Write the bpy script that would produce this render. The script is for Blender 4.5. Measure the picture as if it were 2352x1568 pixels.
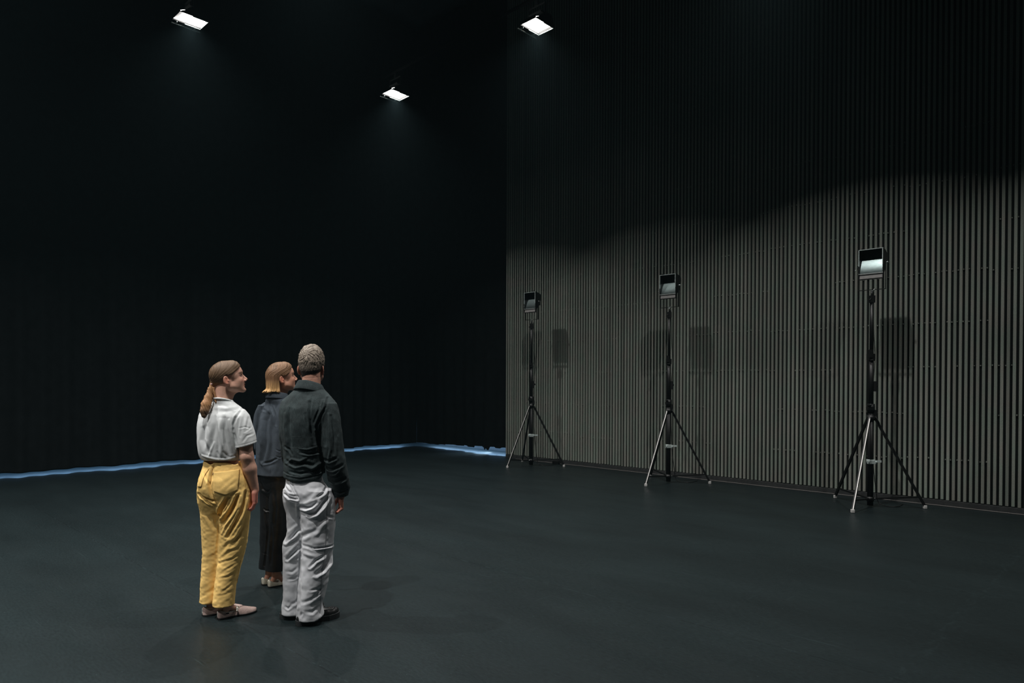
import bpy, bmesh, math, random
import numpy as np
from mathutils import Vector, Matrix
from mathutils.bvhtree import BVHTree

# ------------------------------------------------------------------ clear
for o in list(bpy.data.objects):
    bpy.data.objects.remove(o, do_unlink=True)
sc = bpy.context.scene
COL = sc.collection

# ------------------------------------------------------------------ camera
W_PX, H_PX, F_PX = 2352, 1568, 1568.0
CAM_H = 1.55
cam_data = bpy.data.cameras.new("camera")
cam_data.sensor_width = 36.0
cam_data.sensor_fit = 'HORIZONTAL'
cam_data.lens = 24.0
PITCH = math.radians(0.5)
ROLL = math.radians(0.22)
cam_data.shift_y = (97 + F_PX * math.tan(PITCH)) / W_PX
cam_data.clip_end = 200
cam = bpy.data.objects.new("camera", cam_data)
COL.objects.link(cam)
cam.matrix_world = (Matrix.Translation((0, 0, CAM_H)) @ Matrix.Rotation(math.radians(90) - PITCH, 4, 'X')
                    @ Matrix.Rotation(ROLL, 4, 'Z'))
sc.camera = cam

# ------------------------------------------------------------------ world, exposure
HAZE = 0.00055
world = bpy.data.worlds.new("dark_hall")
sc.world = world
world.use_nodes = True
world.node_tree.nodes["Background"].inputs[0].default_value = (0.55, 0.8, 1.0, 1)
world.node_tree.nodes["Background"].inputs[1].default_value = 0.06
# faint haze added to lift the blacks
_vs = world.node_tree.nodes.new("ShaderNodeVolumeScatter")
_vs.inputs["Color"].default_value = (0.55, 0.90, 1.0, 1); _vs.inputs["Density"].default_value = HAZE; _vs.inputs["Anisotropy"].default_value = 0.2
world.node_tree.links.new(_vs.outputs[0], world.node_tree.nodes["World Output"].inputs["Volume"])
sc.view_settings.view_transform = 'Standard'
sc.view_settings.look = 'None'
sc.view_settings.gamma = 1.0
sc.view_settings.use_curve_mapping = False
sc.view_settings.exposure = 0.0
LAMP_STRENGTH = 9.0          # glow of the floodlights' reflectors
LAMP_WATT = 62.0             # beam of each ceiling floodlight
SPREAD = 112                 # beam cut-off, degrees
BLUE_POWER = 26.0            # blue backlight hidden behind the drapes

# ------------------------------------------------------------------ materials
def lin(c):
    c = c / 255.0
    return c / 12.92 if c <= 0.04045 else ((c + 0.055) / 1.055) ** 2.4
def rgb(r, g, b):
    return (lin(r), lin(g), lin(b), 1)

def new_mat(name):
    m = bpy.data.materials.new(name)
    m.use_nodes = True
    nt = m.node_tree
    return m, nt, nt.nodes["Principled BSDF"]

def simple(name, col, rough=0.6, metal=0.0, spec=0.5, noise=0.0, nscale=40, bump=0.0, stretch=(1, 1, 1), bscale=None, sheen=0.0):
    m, nt, b = new_mat(name)
    b.inputs["Base Color"].default_value = tuple(col[:3]) + (1,)
    b.inputs["Roughness"].default_value = rough
    b.inputs["Metallic"].default_value = metal
    b.inputs["Specular IOR Level"].default_value = spec
    if sheen:
        b.inputs["Sheen Weight"].default_value = sheen
    if noise or bump:
        tc = nt.nodes.new("ShaderNodeTexCoord")
        mp = nt.nodes.new("ShaderNodeMapping")
        mp.inputs["Scale"].default_value = stretch
        nt.links.new(tc.outputs["Object"], mp.inputs[0])
        nz = nt.nodes.new("ShaderNodeTexNoise")
        nz.inputs["Scale"].default_value = nscale
        nz.inputs["Detail"].default_value = 5
        nt.links.new(mp.outputs[0], nz.inputs["Vector"])
        if noise:
            mr = nt.nodes.new("ShaderNodeMapRange")
            mr.inputs["From Min"].default_value = 0.3
            mr.inputs["From Max"].default_value = 0.7
            mr.inputs["To Min"].default_value = 1 - noise
            mr.inputs["To Max"].default_value = 1 + noise
            nt.links.new(nz.outputs["Fac"], mr.inputs["Value"])
            mx = nt.nodes.new("ShaderNodeVectorMath")
            mx.operation = 'SCALE'
            mx.inputs[0].default_value = tuple(col[:3])
            nt.links.new(mr.outputs[0], mx.inputs["Scale"])
            nt.links.new(mx.outputs[0], b.inputs["Base Color"])
        if bump:
            n2 = nz
            if bscale:
                n2 = nt.nodes.new("ShaderNodeTexNoise")
                n2.inputs["Scale"].default_value = bscale
                nt.links.new(mp.outputs[0], n2.inputs["Vector"])
            bp = nt.nodes.new("ShaderNodeBump")
            bp.inputs["Strength"].default_value = bump
            bp.inputs["Distance"].default_value = 0.004
            nt.links.new(n2.outputs["Fac"], bp.inputs["Height"])
            nt.links.new(bp.outputs[0], b.inputs["Normal"])
    return m

def attr_mat(name, rough=0.5, spec=0.4, sss=0.0, bump=0.0, bscale=300, sheen=0, aniso=0):
    """base colour from the per-vertex colour of the thing itself (skin, hair)"""
    m, nt, b = new_mat(name)
    at = nt.nodes.new("ShaderNodeAttribute")
    at.attribute_name = "Col"
    nt.links.new(at.outputs["Color"], b.inputs["Base Color"])
    b.inputs["Roughness"].default_value = rough
    b.inputs["Specular IOR Level"].default_value = spec
    b.inputs["Anisotropic"].default_value = aniso
    if sss:
        b.inputs["Subsurface Weight"].default_value = sss
        b.inputs["Subsurface Radius"].default_value = (0.012, 0.004, 0.002)
        b.inputs["Subsurface Scale"].default_value = 0.6
    if bump:
        tc = nt.nodes.new("ShaderNodeTexCoord")
        nz = nt.nodes.new("ShaderNodeTexNoise")
        nz.inputs["Scale"].default_value = bscale
        nt.links.new(tc.outputs["Object"], nz.inputs["Vector"])
        bp = nt.nodes.new("ShaderNodeBump")
        bp.inputs["Strength"].default_value = bump
        bp.inputs["Distance"].default_value = 0.002
        nt.links.new(nz.outputs["Fac"], bp.inputs["Height"])
        nt.links.new(bp.outputs[0], b.inputs["Normal"])
    return m

def hair_material(name="hair"):
    """fine strands drawn along the hair's own flow (attribute Fld = across, along, 0)"""
    m, nt, b = new_mat(name)
    N = nt.nodes.new; L = nt.links.new
    col = N("ShaderNodeAttribute"); col.attribute_name = "Col"
    fl_ = N("ShaderNodeAttribute"); fl_.attribute_name = "Fld"
    def nz(scale, detail):
        mp = N("ShaderNodeMapping"); mp.inputs["Scale"].default_value = scale
        L(fl_.outputs["Vector"], mp.inputs[0])
        n = N("ShaderNodeTexNoise"); n.inputs["Scale"].default_value = 1; n.inputs["Detail"].default_value = detail; n.inputs["Roughness"].default_value = 0.65
        L(mp.outputs[0], n.inputs["Vector"]); return n.outputs["Fac"]
    a = nz((34, 5, 1), 4); c = nz((150, 9, 1), 2)
    r = N("ShaderNodeMapRange"); r.inputs["From Min"].default_value = 0.34; r.inputs["From Max"].default_value = 0.68; r.inputs["To Min"].default_value = 0.38; r.inputs["To Max"].default_value = 1.5
    L(a, r.inputs["Value"])
    r2 = N("ShaderNodeMapRange"); r2.inputs["From Min"].default_value = 0.3; r2.inputs["From Max"].default_value = 0.7; r2.inputs["To Min"].default_value = 0.75; r2.inputs["To Max"].default_value = 1.25
    L(c, r2.inputs["Value"])
    mm = N("ShaderNodeMath"); mm.operation = 'MULTIPLY'; L(r.outputs[0], mm.inputs[0]); L(r2.outputs[0], mm.inputs[1])
    vs = N("ShaderNodeVectorMath"); vs.operation = 'SCALE'; L(col.outputs["Color"], vs.inputs[0]); L(mm.outputs[0], vs.inputs["Scale"])
    L(vs.outputs[0], b.inputs["Base Color"])
    b.inputs["Roughness"].default_value = 0.5; b.inputs["Specular IOR Level"].default_value = 0.22
    bp = N("ShaderNodeBump"); bp.inputs["Strength"].default_value = 0.25; bp.inputs["Distance"].default_value = 0.002
    L(mm.outputs[0], bp.inputs["Height"]); L(bp.outputs[0], b.inputs["Normal"])
    return m

M = {}
M['black_metal'] = simple("black_metal", (0.006, 0.007, 0.007), 0.45, 0.0, 0.5)
M['black_matte'] = simple("black_matte", (0.008, 0.009, 0.009), 0.8, 0, 0.3)
M['chrome'] = simple("chrome", (0.75, 0.77, 0.76), 0.22, 1.0)
M['bare'] = simple("pale_glint", (0.85, 0.83, 0.80), 0.35, 0.25, 0.8)  # pale, barely metallic base stands in for the glint on the leg
M['zinc'] = simple("zinc", (0.62, 0.72, 0.69), 0.42, 0.25, noise=0.15)
M['white_rubber'] = simple("white_rubber", (0.6, 0.6, 0.58), 0.6)
M['brass'] = simple("brass", (0.75, 0.55, 0.3), 0.35, 1.0)
M['grey_panel'] = simple("grey_panel", (0.32, 0.31, 0.30), 0.5, noise=0.08, nscale=20)
M['reflector'] = simple("reflector", (0.27, 0.34, 0.335), 0.36, 1.0, noise=0.25, nscale=9, stretch=(3, 1, 26))
M['pipe_black'] = simple("pipe_black", (0.002, 0.002, 0.002), 0.95, 0, 0.05)
M['cable'] = simple("cable", (0.01, 0.01, 0.01), 0.5)
M['ceiling'] = simple("ceiling", (0.10, 0.13, 0.145), 0.9, noise=0.2, nscale=1.5)

def emissive(name, col, strength):
    m, nt, b = new_mat(name)
    b.inputs["Base Color"].default_value = (0.8, 0.8, 0.8, 1)
    b.inputs["Emission Color"].default_value = tuple(col) + (1,)
    b.inputs["Emission Strength"].default_value = strength
    return m
M['lit'] = emissive("lit_reflector", (1.0, 0.965, 0.93), LAMP_STRENGTH)

# ------------------------------------------------------------------ helpers: objects and meshes
def tag(o, label=None, cat=None, group=None, kind=None):
    if label: o["label"] = label
    if cat: o["category"] = cat
    if group: o["group"] = group
    if kind: o["kind"] = kind
    return o

def empty(name, loc=(0, 0, 0), rotz=0.0, parent=None):
    o = bpy.data.objects.new(name, None)
    o.empty_display_size = 0.1
    COL.objects.link(o)
    o.location = loc
    o.rotation_euler = (0, 0, rotz)
    if parent: o.parent = parent
    return o

def obj_from(name, verts, faces, mat, parent=None, smooth=False, loc=None, rotz=None):
    me = bpy.data.meshes.new(name)
    me.from_pydata([tuple(v) for v in verts], [], [tuple(f) for f in faces])
    me.update()
    if smooth:
        me.polygons.foreach_set("use_smooth", [True] * len(me.polygons))
    if mat: me.materials.append(mat)
    o = bpy.data.objects.new(name, me)
    COL.objects.link(o)
    if parent: o.parent = parent
    if loc is not None: o.location = loc
    if rotz is not None: o.rotation_euler = (0, 0, rotz)
    return o

class MB:
    """collects simple solids into one mesh"""
    def __init__(self):
        self.v = []; self.f = []; self.sm = []
    def add(self, vs, fs, smooth=False):
        n = len(self.v)
        self.v += [tuple(v) for v in vs]
        self.f += [tuple(i + n for i in f) for f in fs]
        self.sm += [smooth] * len(fs)
    def box(self, x0, x1, y0, y1, z0, z1, mat=None):
        vs = [(x, y, z) for x in (x0, x1) for y in (y0, y1) for z in (z0, z1)]
        fs = [(0, 1, 3, 2), (4, 6, 7, 5), (0, 4, 5, 1), (2, 3, 7, 6), (0, 2, 6, 4), (1, 5, 7, 3)]
        if mat is not None: vs = [tuple(mat @ Vector(v)) for v in vs]
        self.add(vs, fs)
    def tube(self, p0, p1, r0, r1=None, n=14, caps=True, smooth=True):
        r1 = r0 if r1 is None else r1
        p0, p1 = Vector(p0), Vector(p1)
        d = (p1 - p0).normalized()
        a = d.orthogonal().normalized(); b = d.cross(a)
        vs = []
        for p, r in ((p0, r0), (p1, r1)):
            for i in range(n):
                t = 2 * math.pi * i / n
                vs.append(p + a * (r * math.cos(t)) + b * (r * math.sin(t)))
        fs = [(i, (i + 1) % n, n + (i + 1) % n, n + i) for i in range(n)]
        self.add(vs, fs, smooth)
        if caps:
            self.add(vs[:n], [tuple(reversed(range(n)))]); self.add(vs[n:], [tuple(range(n))])
    def path(self, pts, r, n=8):
        pts = [Vector(p) for p in pts]
        rings = []
        for i, p in enumerate(pts):
            d = (pts[min(i + 1, len(pts) - 1)] - pts[max(i - 1, 0)]).normalized()
            ref = Vector((0, 0, 1)) if abs(d.z) < 0.9 else Vector((0, 1, 0))
            a = d.cross(ref).normalized(); b = d.cross(a)
            rr = r[i] if isinstance(r, (list, tuple)) else r
            rings.append([p + a * (rr * math.cos(2 * math.pi * k / n)) + b * (rr * math.sin(2 * math.pi * k / n)) for k in range(n)])
        vs = [v for ring in rings for v in ring]
        fs = []
        for i in range(len(rings) - 1):
            for k in range(n):
                fs.append((i * n + k, i * n + (k + 1) % n, (i + 1) * n + (k + 1) % n, (i + 1) * n + k))
        self.add(vs, fs, True)
        self.add(rings[0], [tuple(reversed(range(n)))]); self.add(rings[-1], [tuple(range(n))])
    def ball(self, c, r, n=10, sc_=(1, 1, 1)):
        vs = []; fs = []
        m = n // 2 + 1
        for i in range(m + 1):
            ph = math.pi * i / m
            for j in range(n):
                t = 2 * math.pi * j / n
                vs.append((c[0] + r * sc_[0] * math.sin(ph) * math.cos(t), c[1] + r * sc_[1] * math.sin(ph) * math.sin(t), c[2] + r * sc_[2] * math.cos(ph)))
        for i in range(m):
            for j in range(n):
                fs.append((i * n + j, i * n + (j + 1) % n, (i + 1) * n + (j + 1) % n, (i + 1) * n + j))
        self.add(vs, fs, True)
    def build(self, name, mat, parent=None, loc=None, rotz=None, bevel=0.0):
        o = obj_from(name, self.v, self.f, mat, parent, loc=loc, rotz=rotz)
        o.data.polygons.foreach_set("use_smooth", self.sm)
        bm = bmesh.new(); bm.from_mesh(o.data)
        bmesh.ops.remove_doubles(bm, verts=bm.verts, dist=1e-6)
        bmesh.ops.recalc_face_normals(bm, faces=bm.faces)
        bm.to_mesh(o.data); bm.free()
        if bevel:
            md = o.modifiers.new("bevel", 'BEVEL'); md.width = bevel; md.segments = 2
            md.limit_method = 'ANGLE'
        return o

def dup(root, loc, rotz=None, label=None, group=None):
    r = root.copy(); COL.objects.link(r)
    r.location = loc
    if rotz is not None: r.rotation_euler = (0, 0, rotz)
    if label: r["label"] = label
    if group: r["group"] = group
    for ch in list(root.children):
        c = ch.copy(); COL.objects.link(c); c.parent = r
        for g in ch.children:
            d = g.copy(); COL.objects.link(d); d.parent = c
    return r

# ================================================================== the hall
# room frame: origin on the slatted wall's foot, x along the wall (to the right), y into the wall
RO = Vector((3.818, 10.43, 0.0))
RA = -math.atan2(0.697, 0.717)
RM = Matrix.Translation(RO) @ Matrix.Rotation(RA, 4, 'Z')
def room(x, y, z=0.0):
    return RM @ Vector((x, y, z))
X_END = -5.50        # where the slatted wall stops
X_COR = -9.05        # plane of the left drape
X_RIGHT = 9.0
HALL_H = 10.6
Y_FRONT = -15.0
# ---- floor: dark dance vinyl in sheets laid along the wall
def floor_material():
    m, nt, b = new_mat("dance_vinyl")
    N = nt.nodes.new; L = nt.links.new
    tc = N("ShaderNodeTexCoord")
    sep = N("ShaderNodeSeparateXYZ"); L(tc.outputs["Object"], sep.inputs[0])
    def mapped(scale, loc=(0, 0, 0), rot=0.0):
        mp = N("ShaderNodeMapping"); mp.inputs["Scale"].default_value = scale; mp.inputs["Location"].default_value = loc
        mp.inputs["Rotation"].default_value = (0, 0, rot)
        L(tc.outputs["Object"], mp.inputs[0]); return mp.outputs[0]
    def noise(vec, s, d=5, r=0.5):
        n = N("ShaderNodeTexNoise"); n.inputs["Scale"].default_value = s; n.inputs["Detail"].default_value = d
        n.inputs["Roughness"].default_value = r
        L(vec, n.inputs["Vector"]); return n.outputs["Fac"]
    def ramp(v, a, b_, lo=0.0, hi=1.0):
        r = N("ShaderNodeMapRange"); r.inputs["From Min"].default_value = a; r.inputs["From Max"].default_value = b_
        r.inputs["To Min"].default_value = lo; r.inputs["To Max"].default_value = hi
        L(v, r.inputs["Value"]); return r.outputs[0]
    def math_(op, a, b_):
        n = N("ShaderNodeMath"); n.operation = op
        for i, q in enumerate((a, b_)):
            if isinstance(q, (int, float)): n.inputs[i].default_value = q
            elif q is not None: L(q, n.inputs[i])
        return n.outputs[0]
    big = ramp(noise(mapped((0.55, 1.3, 1)), 1.1, 6), 0.3, 0.72, 0.78, 1.2)
    fine = math_('MULTIPLY', ramp(noise(mapped((1, 3, 1)), 26, 4), 0.3, 0.7, 0.80, 1.20), ramp(noise(mapped((1, 1, 1)), 420, 2), 0.3, 0.7, 0.70, 1.30))
    # scuffs: thin light scratches running along the sheets
    sv = noise(mapped((0.9, 55, 1)), 1.0, 3, 0.6)
    sm = ramp(noise(mapped((1.3, 2.2, 1), (3, 1, 0)), 1.4, 3), 0.52, 0.66)
    scr = math_('MULTIPLY', ramp(sv, 0.665, 0.72), sm)
    sv2 = noise(mapped((60, 1.6, 1), (0, 0, 0), 0.5), 1.0, 2, 0.6)
    scr2 = math_('MULTIPLY', ramp(sv2, 0.69, 0.74), ramp(noise(mapped((1, 1, 1), (9, 4, 0)), 1.1, 2), 0.55, 0.66))
    # seams between the sheets every 2.05 m
    q = math_('ADD', sep.outputs["Y"], 6.15 + 2.05 * 10)
    fr = math_('FRACT', math_('DIVIDE', q, 2.05), None)
    dist = math_('MULTIPLY', math_('MINIMUM', fr, math_('SUBTRACT', 1.0, fr)), 2.05)
    seam = ramp(dist, 0.0, 0.006, 1.0, 0.0)
    seamdash = math_('MULTIPLY', seam, ramp(noise(mapped((2.2, 0.2, 1)), 3.0, 4, 0.7), 0.5, 0.6))
    q2 = math_('ABSOLUTE', math_('SUBTRACT', sep.outputs["X"], 3.5), None)
    tape = math_('MULTIPLY', ramp(q2, 0.03, 0.05, 1.0, 0.0), ramp(noise(mapped((4, 1.5, 1)), 6, 5, 0.7), 0.5, 0.68))
    light = math_('ADD', math_('MULTIPLY', scr, 1.1), math_('ADD', math_('MULTIPLY', scr2, 0.7), math_('ADD', math_('MULTIPLY', seamdash, 1.3), math_('MULTIPLY', tape, 0.55))))
    specks = ramp(noise(mapped((1, 1, 1), (5, 5, 5)), 75, 0), 0.82, 0.86)
    light = math_('ADD', light, math_('MULTIPLY', specks, 1.5))
    base = math_('MULTIPLY', big, fine)
    base = math_('MULTIPLY', base, ramp(seam, 0, 1, 1.0, 0.55))
    tot = math_('ADD', base, light)
    sc_ = N("ShaderNodeVectorMath"); sc_.operation = 'SCALE'
    sc_.inputs[0].default_value = FLOOR_COL
    L(tot, sc_.inputs["Scale"])
    L(sc_.outputs[0], b.inputs["Base Color"])
    b.inputs["Roughness"].default_value = 0.4
    L(ramp(noise(mapped((0.6, 2, 1), (2, 2, 0)), 2.5, 5), 0.3, 0.7, 0.40, 0.45), b.inputs["Roughness"])
    b.inputs["Specular IOR Level"].default_value = 0.17
    bp = N("ShaderNodeBump"); bp.inputs["Strength"].default_value = 0.12; bp.inputs["Distance"].default_value = 0.003
    L(noise(mapped((1, 1, 1)), 180, 2), bp.inputs["Height"]); L(bp.outputs[0], b.inputs["Normal"])
    return m
FLOOR_COL = (0.0092, 0.0150, 0.0160)
fl = MB(); fl.box(X_COR - 1.2, X_RIGHT, Y_FRONT, 1.2, -0.06, 0.0)
tag(fl.build("floor", floor_material(), loc=RO, rotz=RA), kind="structure")

# ---- slatted wall
def slat_material():
    m, nt, b = new_mat("slat_board")
    N = nt.nodes.new; L = nt.links.new
    at = N("ShaderNodeAttribute"); at.attribute_name = "Col"
    tc = N("ShaderNodeTexCoord")
    def noise(scale, s, d=4):
        mp = N("ShaderNodeMapping"); mp.inputs["Scale"].default_value = scale
        L(tc.outputs["Object"], mp.inputs[0])
        n = N("ShaderNodeTexNoise"); n.inputs["Scale"].default_value = s; n.inputs["Detail"].default_value = d
        L(mp.outputs[0], n.inputs["Vector"]); return n
    n1 = noise((1, 1, 0.35), 9, 3)
    n2 = noise((1, 1, 1), 120, 3)
    n3 = noise((0.5, 1, 0.5), 1.4, 4)
    def ramp(v, a, b_, lo, hi):
        r = N("ShaderNodeMapRange"); r.inputs["From Min"].default_value = a; r.inputs["From Max"].default_value = b_
        r.inputs["To Min"].default_value = lo; r.inputs["To Max"].default_value = hi
        L(v, r.inputs["Value"]); return r.outputs[0]
    tint = N("ShaderNodeMix"); tint.data_type = 'RGBA'
    tint.inputs["A"].default_value = (0.94, 1.03, 0.95, 1); tint.inputs["B"].default_value = (1.06, 0.99, 0.95, 1)
    L(ramp(n1.outputs["Fac"], 0.38, 0.62, 0, 1), tint.inputs["Factor"])
    mul = N("ShaderNodeMix"); mul.data_type = 'RGBA'; mul.blend_type = 'MULTIPLY'; mul.inputs["Factor"].default_value = 1
    L(at.outputs["Color"], mul.inputs["A"]); L(tint.outputs["Result"], mul.inputs["B"])
    s1 = N("ShaderNodeMath"); s1.operation = 'MULTIPLY'
    L(ramp(n2.outputs["Fac"], 0.3, 0.7, 0.78, 1.22), s1.inputs[0]); L(ramp(n3.outputs["Fac"], 0.3, 0.7, 0.85, 1.15), s1.inputs[1])
    vs = N("ShaderNodeVectorMath"); vs.operation = 'SCALE'
    L(mul.outputs["Result"], vs.inputs[0]); L(s1.outputs[0], vs.inputs["Scale"])
    L(vs.outputs[0], b.inputs["Base Color"])
    b.inputs["Roughness"].default_value = 0.9
    b.inputs["Specular IOR Level"].default_value = 0.2
    bp = N("ShaderNodeBump"); bp.inputs["Strength"].default_value = 0.5; bp.inputs["Distance"].default_value = 0.002
    L(n2.outputs["Fac"], bp.inputs["Height"]); L(bp.outputs[0], b.inputs["Normal"])
    return m
def slat_wall():
    rnd = random.Random(4)
    V, F, C = [], [], []
    def box(x0, x1, y0, y1, z0, z1, c):
        n = len(V)
        V.extend([(x, y, z) for x in (x0, x1) for y in (y0, y1) for z in (z0, z1)])
        F.extend([tuple(i + n for i in f) for f in ((0, 1, 3, 2), (4, 6, 7, 5), (0, 4, 5, 1), (2, 3, 7, 6), (0, 2, 6, 4), (1, 5, 7, 3))])
        C.extend([c] * 8)
    P = 0.062; SW = 0.0315; DEP = 0.030
    base = (0.262, 0.287, 0.262)
    dark = (0.010, 0.012, 0.012)
    n = int((X_RIGHT - 0.2 - X_END) / P)
    box(X_END - 0.005, X_RIGHT, DEP, 0.12, 0.0, HALL_H, dark)
    offs = {}
    for i in range(n):
        x = X_END + i * P
        k = rnd.uniform(0.84, 1.1)
        if rnd.random() < 0.04: k *= 0.8
        col = tuple(c * k for c in base)
        box(x, x + SW, 0.0, DEP + 0.002, 0.085 + rnd.uniform(-0.003, 0.003), HALL_H, col)
        # little board joints showing in the grooves, one course every 0.6 m
        g = i // 15
        for row in range(1, 9):
            key = (g, row)
            if key not in offs:
                offs[key] = (rnd.uniform(-0.03, 0.03), rnd.random() < 0.72)
            o_, on = offs[key]
            if on and rnd.random() < 0.62:
                z = row * 0.6 - 0.02 + o_ + rnd.uniform(-0.007, 0.007)
                zt = z + rnd.uniform(0.010, 0.018)
                kk = rnd.uniform(0.35, 0.8); xe = x + SW + (P - SW) * rnd.uniform(0.45, 1.0)
                box(xe - (P - SW) * 0.45, xe - 0.0008, 0.008, DEP + 0.001, z, zt, tuple(c * kk for c in base))
    me = bpy.data.meshes.new("wall_right")
    me.from_pydata(V, [], F); me.update()
    ca = me.color_attributes.new("Col", 'FLOAT_COLOR', 'POINT')
    ca.data.foreach_set("color", np.array([c + (1,) for c in C], dtype=np.float32).ravel())
    me.materials.append(slat_material())
    o = bpy.data.objects.new("wall_right", me); COL.objects.link(o)
    o.location = RO; o.rotation_euler = (0, 0, RA)
    tag(o, kind="structure")
slat_wall()

# baseboard under the slats and the thin strip at its foot
bb = MB(); bb.box(X_END, X_RIGHT, -0.004, 0.03, 0.0, 0.075)
tag(bb.build("baseboard_right", simple("plinth", (0.035, 0.038, 0.038), 0.6, noise=0.2, nscale=15), loc=RO, rotz=RA, bevel=0.003), kind="structure")
bb = MB()
bb.path([(X_END + 0.3 + i * 0.3, -0.016 + 0.004 * math.sin(i * 1.3), 0.006) for i in range(48)], 0.006, 6)
tag(bb.build("trim_1", simple("edge_strip", (0.16, 0.15, 0.14), 0.5), loc=RO, rotz=RA), kind="structure")

# walls behind the drapes, end wall post, ceiling
wm = simple("painted_wall", (0.13, 0.14, 0.15), 0.8, noise=0.1, nscale=3)
w = MB(); w.box(X_COR - 0.75, X_END - 0.02, 0.95, 1.05, 0, HALL_H)
tag(w.build("wall_back", wm, loc=RO, rotz=RA), kind="structure")
w = MB(); w.box(X_COR - 0.85, X_COR - 0.75, Y_FRONT, 1.05, 0, HALL_H)
tag(w.build("wall_left", wm, loc=RO, rotz=RA), kind="structure")
w = MB(); w.box(X_END - 0.02, X_END + 0.03, 0.035, 0.95, 0, HALL_H)
tag(w.build("wall_side", M['black_matte'], loc=RO, rotz=RA), kind="structure")
w = MB(); w.box(X_COR - 0.85, X_RIGHT, Y_FRONT, 1.05, HALL_H, HALL_H + 0.1)
tag(w.build("ceiling", M['ceiling'], loc=RO, rotz=RA), kind="structure")

# ---- drapes (heavy black stage cloth), hem just clear of the floor
CURT_COL = (0.0060, 0.0080, 0.0088)
drape_mat = simple("stage_cloth", CURT_COL, 0.95, 0, 0.1, noise=0.25, nscale=6, sheen=0.0)
def drape(name, p0, p1, out, hem, amp, seed, label, corner=1):
    """p0,p1: ends in the room frame; out: direction folds lean to; hem(s): hem height"""
    rnd = random.Random(seed)
    p0, p1, out = Vector(p0), Vector(p1), Vector(out)
    Ln = (p1 - p0).length; d = (p1 - p0) / Ln
    n = int(Ln / 0.035)
    zs = [0.0, 0.03, 0.1, 0.5, 1.5, 3, 5, 7.5, HALL_H - 0.25]
    ph = [rnd.uniform(0, 6.28) for _ in range(6)]
    V = []; F = []
    for i in range(n + 1):
        s = Ln * i / n
        f = (math.sin(s * 2 * math.pi / 0.33 + 1.4 * math.sin(s * 0.9 + ph[0])) * 0.5 + 0.3 * math.sin(s * 2 * math.pi / 0.71 + ph[1])
             + 0.55 * math.sin(s * 2 * math.pi / 1.45 + ph[2]))
        for z in zs:
            zz = hem(s) + z * (HALL_H - 0.3 - hem(s)) / zs[-1]
            a = amp * (1.0 if z < 0.6 else 0.75) * min(1.0, 0.06 + (s if corner == 0 else Ln - s) / 0.8)
            wob = 0.02 * math.sin(z * 1.1 + s * 1.7) * min(1.0, 0.05 + (s if corner == 0 else Ln - s) / 0.8)
            p = p0 + d * s + out * (a * f + wob)
            V.append((p.x, p.y, zz))
    m_ = len(zs)
    for i in range(n):
        for k in range(m_ - 1):
            F.append((i * m_ + k, (i + 1) * m_ + k, (i + 1) * m_ + k + 1, i * m_ + k + 1))
    o = obj_from(name, V, F, drape_mat, smooth=True, loc=RO, rotz=RA)
    so = o.modifiers.new("solid", 'SOLIDIFY'); so.thickness = 0.006; so.offset = 0
    tag(o, label, "curtain")
    return o
drape("stage_curtain", (X_COR, Y_FRONT + 0.3, 0), (X_COR, 0.417, 0), (1, 0, 0), lambda s: 0.066 + 0.006 * math.sin(s * 2.3) + 0.005 * math.sin(s * 5.1), 0.10, 3,
      "long black pleated curtain with blue light under its even hem")
steps = [(0.0, .078), (.55, .075), (.9, .085), (1.15, .105), (1.5, .10), (1.72, .125), (1.95, .10), (2.2, .14), (2.42, .12), (2.5, .075), (2.56, .115), (2.62, .075), (2.68, .15), (2.82, .13), (3.0, .15), (3.12, .125), (3.3, .13), (3.42, .11)]
def back_hem(s):
    h = steps[0][1]
    for a, b_ in steps:
        if s >= a: h = b_
    return h
drape("stage_curtain", (X_COR - 0.02, 0.42, 0), (X_END - 0.1, 0.42, 0), (0, 1, 0), back_hem, 0.05, 8,
      "short black curtain with a stepped hem between the corner and the slatted wall", corner=0)

# ---- blue backlight on the floor strip behind the drapes
def area(name, loc, size_x, size_y, power, col, rot):
    ld = bpy.data.lights.new(name, 'AREA'); ld.shape = 'RECTANGLE'; ld.size = size_x; ld.size_y = size_y
    ld.energy = power; ld.color = col
    o = bpy.data.objects.new(name, ld); COL.objects.link(o)
    o.matrix_world = RM @ Matrix.Translation(loc) @ rot
    return o
BLUE = (0.30, 0.60, 1.0)
# behind the left drape: down onto the floor, leaning towards the drape
for k in range(5):
    yc = -0.9 - 2.75 * k
    area("backlight", Vector((X_COR - 0.62, yc, 0.42)), 0.08, 2.7, BLUE_POWER, BLUE,
         Matrix.Rotation(math.radians(-28), 4, 'Y'))
for k in range(2):
    area("backlight", Vector((X_COR + 0.55 + 1.45 * k + 0.3, 0.85, 0.42)), 1.5, 0.08, BLUE_POWER * 0.75, (0.36, 0.64, 1.0),
         Matrix.Rotation(math.radians(-24), 4, 'X'))
# bright work light by the gap
ld = bpy.data.lights.new("gap_light", 'SPOT'); ld.energy = 120; ld.color = (0.62, 0.85, 1.0); ld.spot_size = math.radians(70); ld.spot_blend = 0.7
ld.shadow_soft_size = 0.05
gl = bpy.data.objects.new("gap_light", ld); COL.objects.link(gl)
gl.matrix_world = RM @ Matrix.Translation((-6.66, 0.80, 0.17)) @ Matrix.Rotation(math.radians(-76), 4, 'X')
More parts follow.
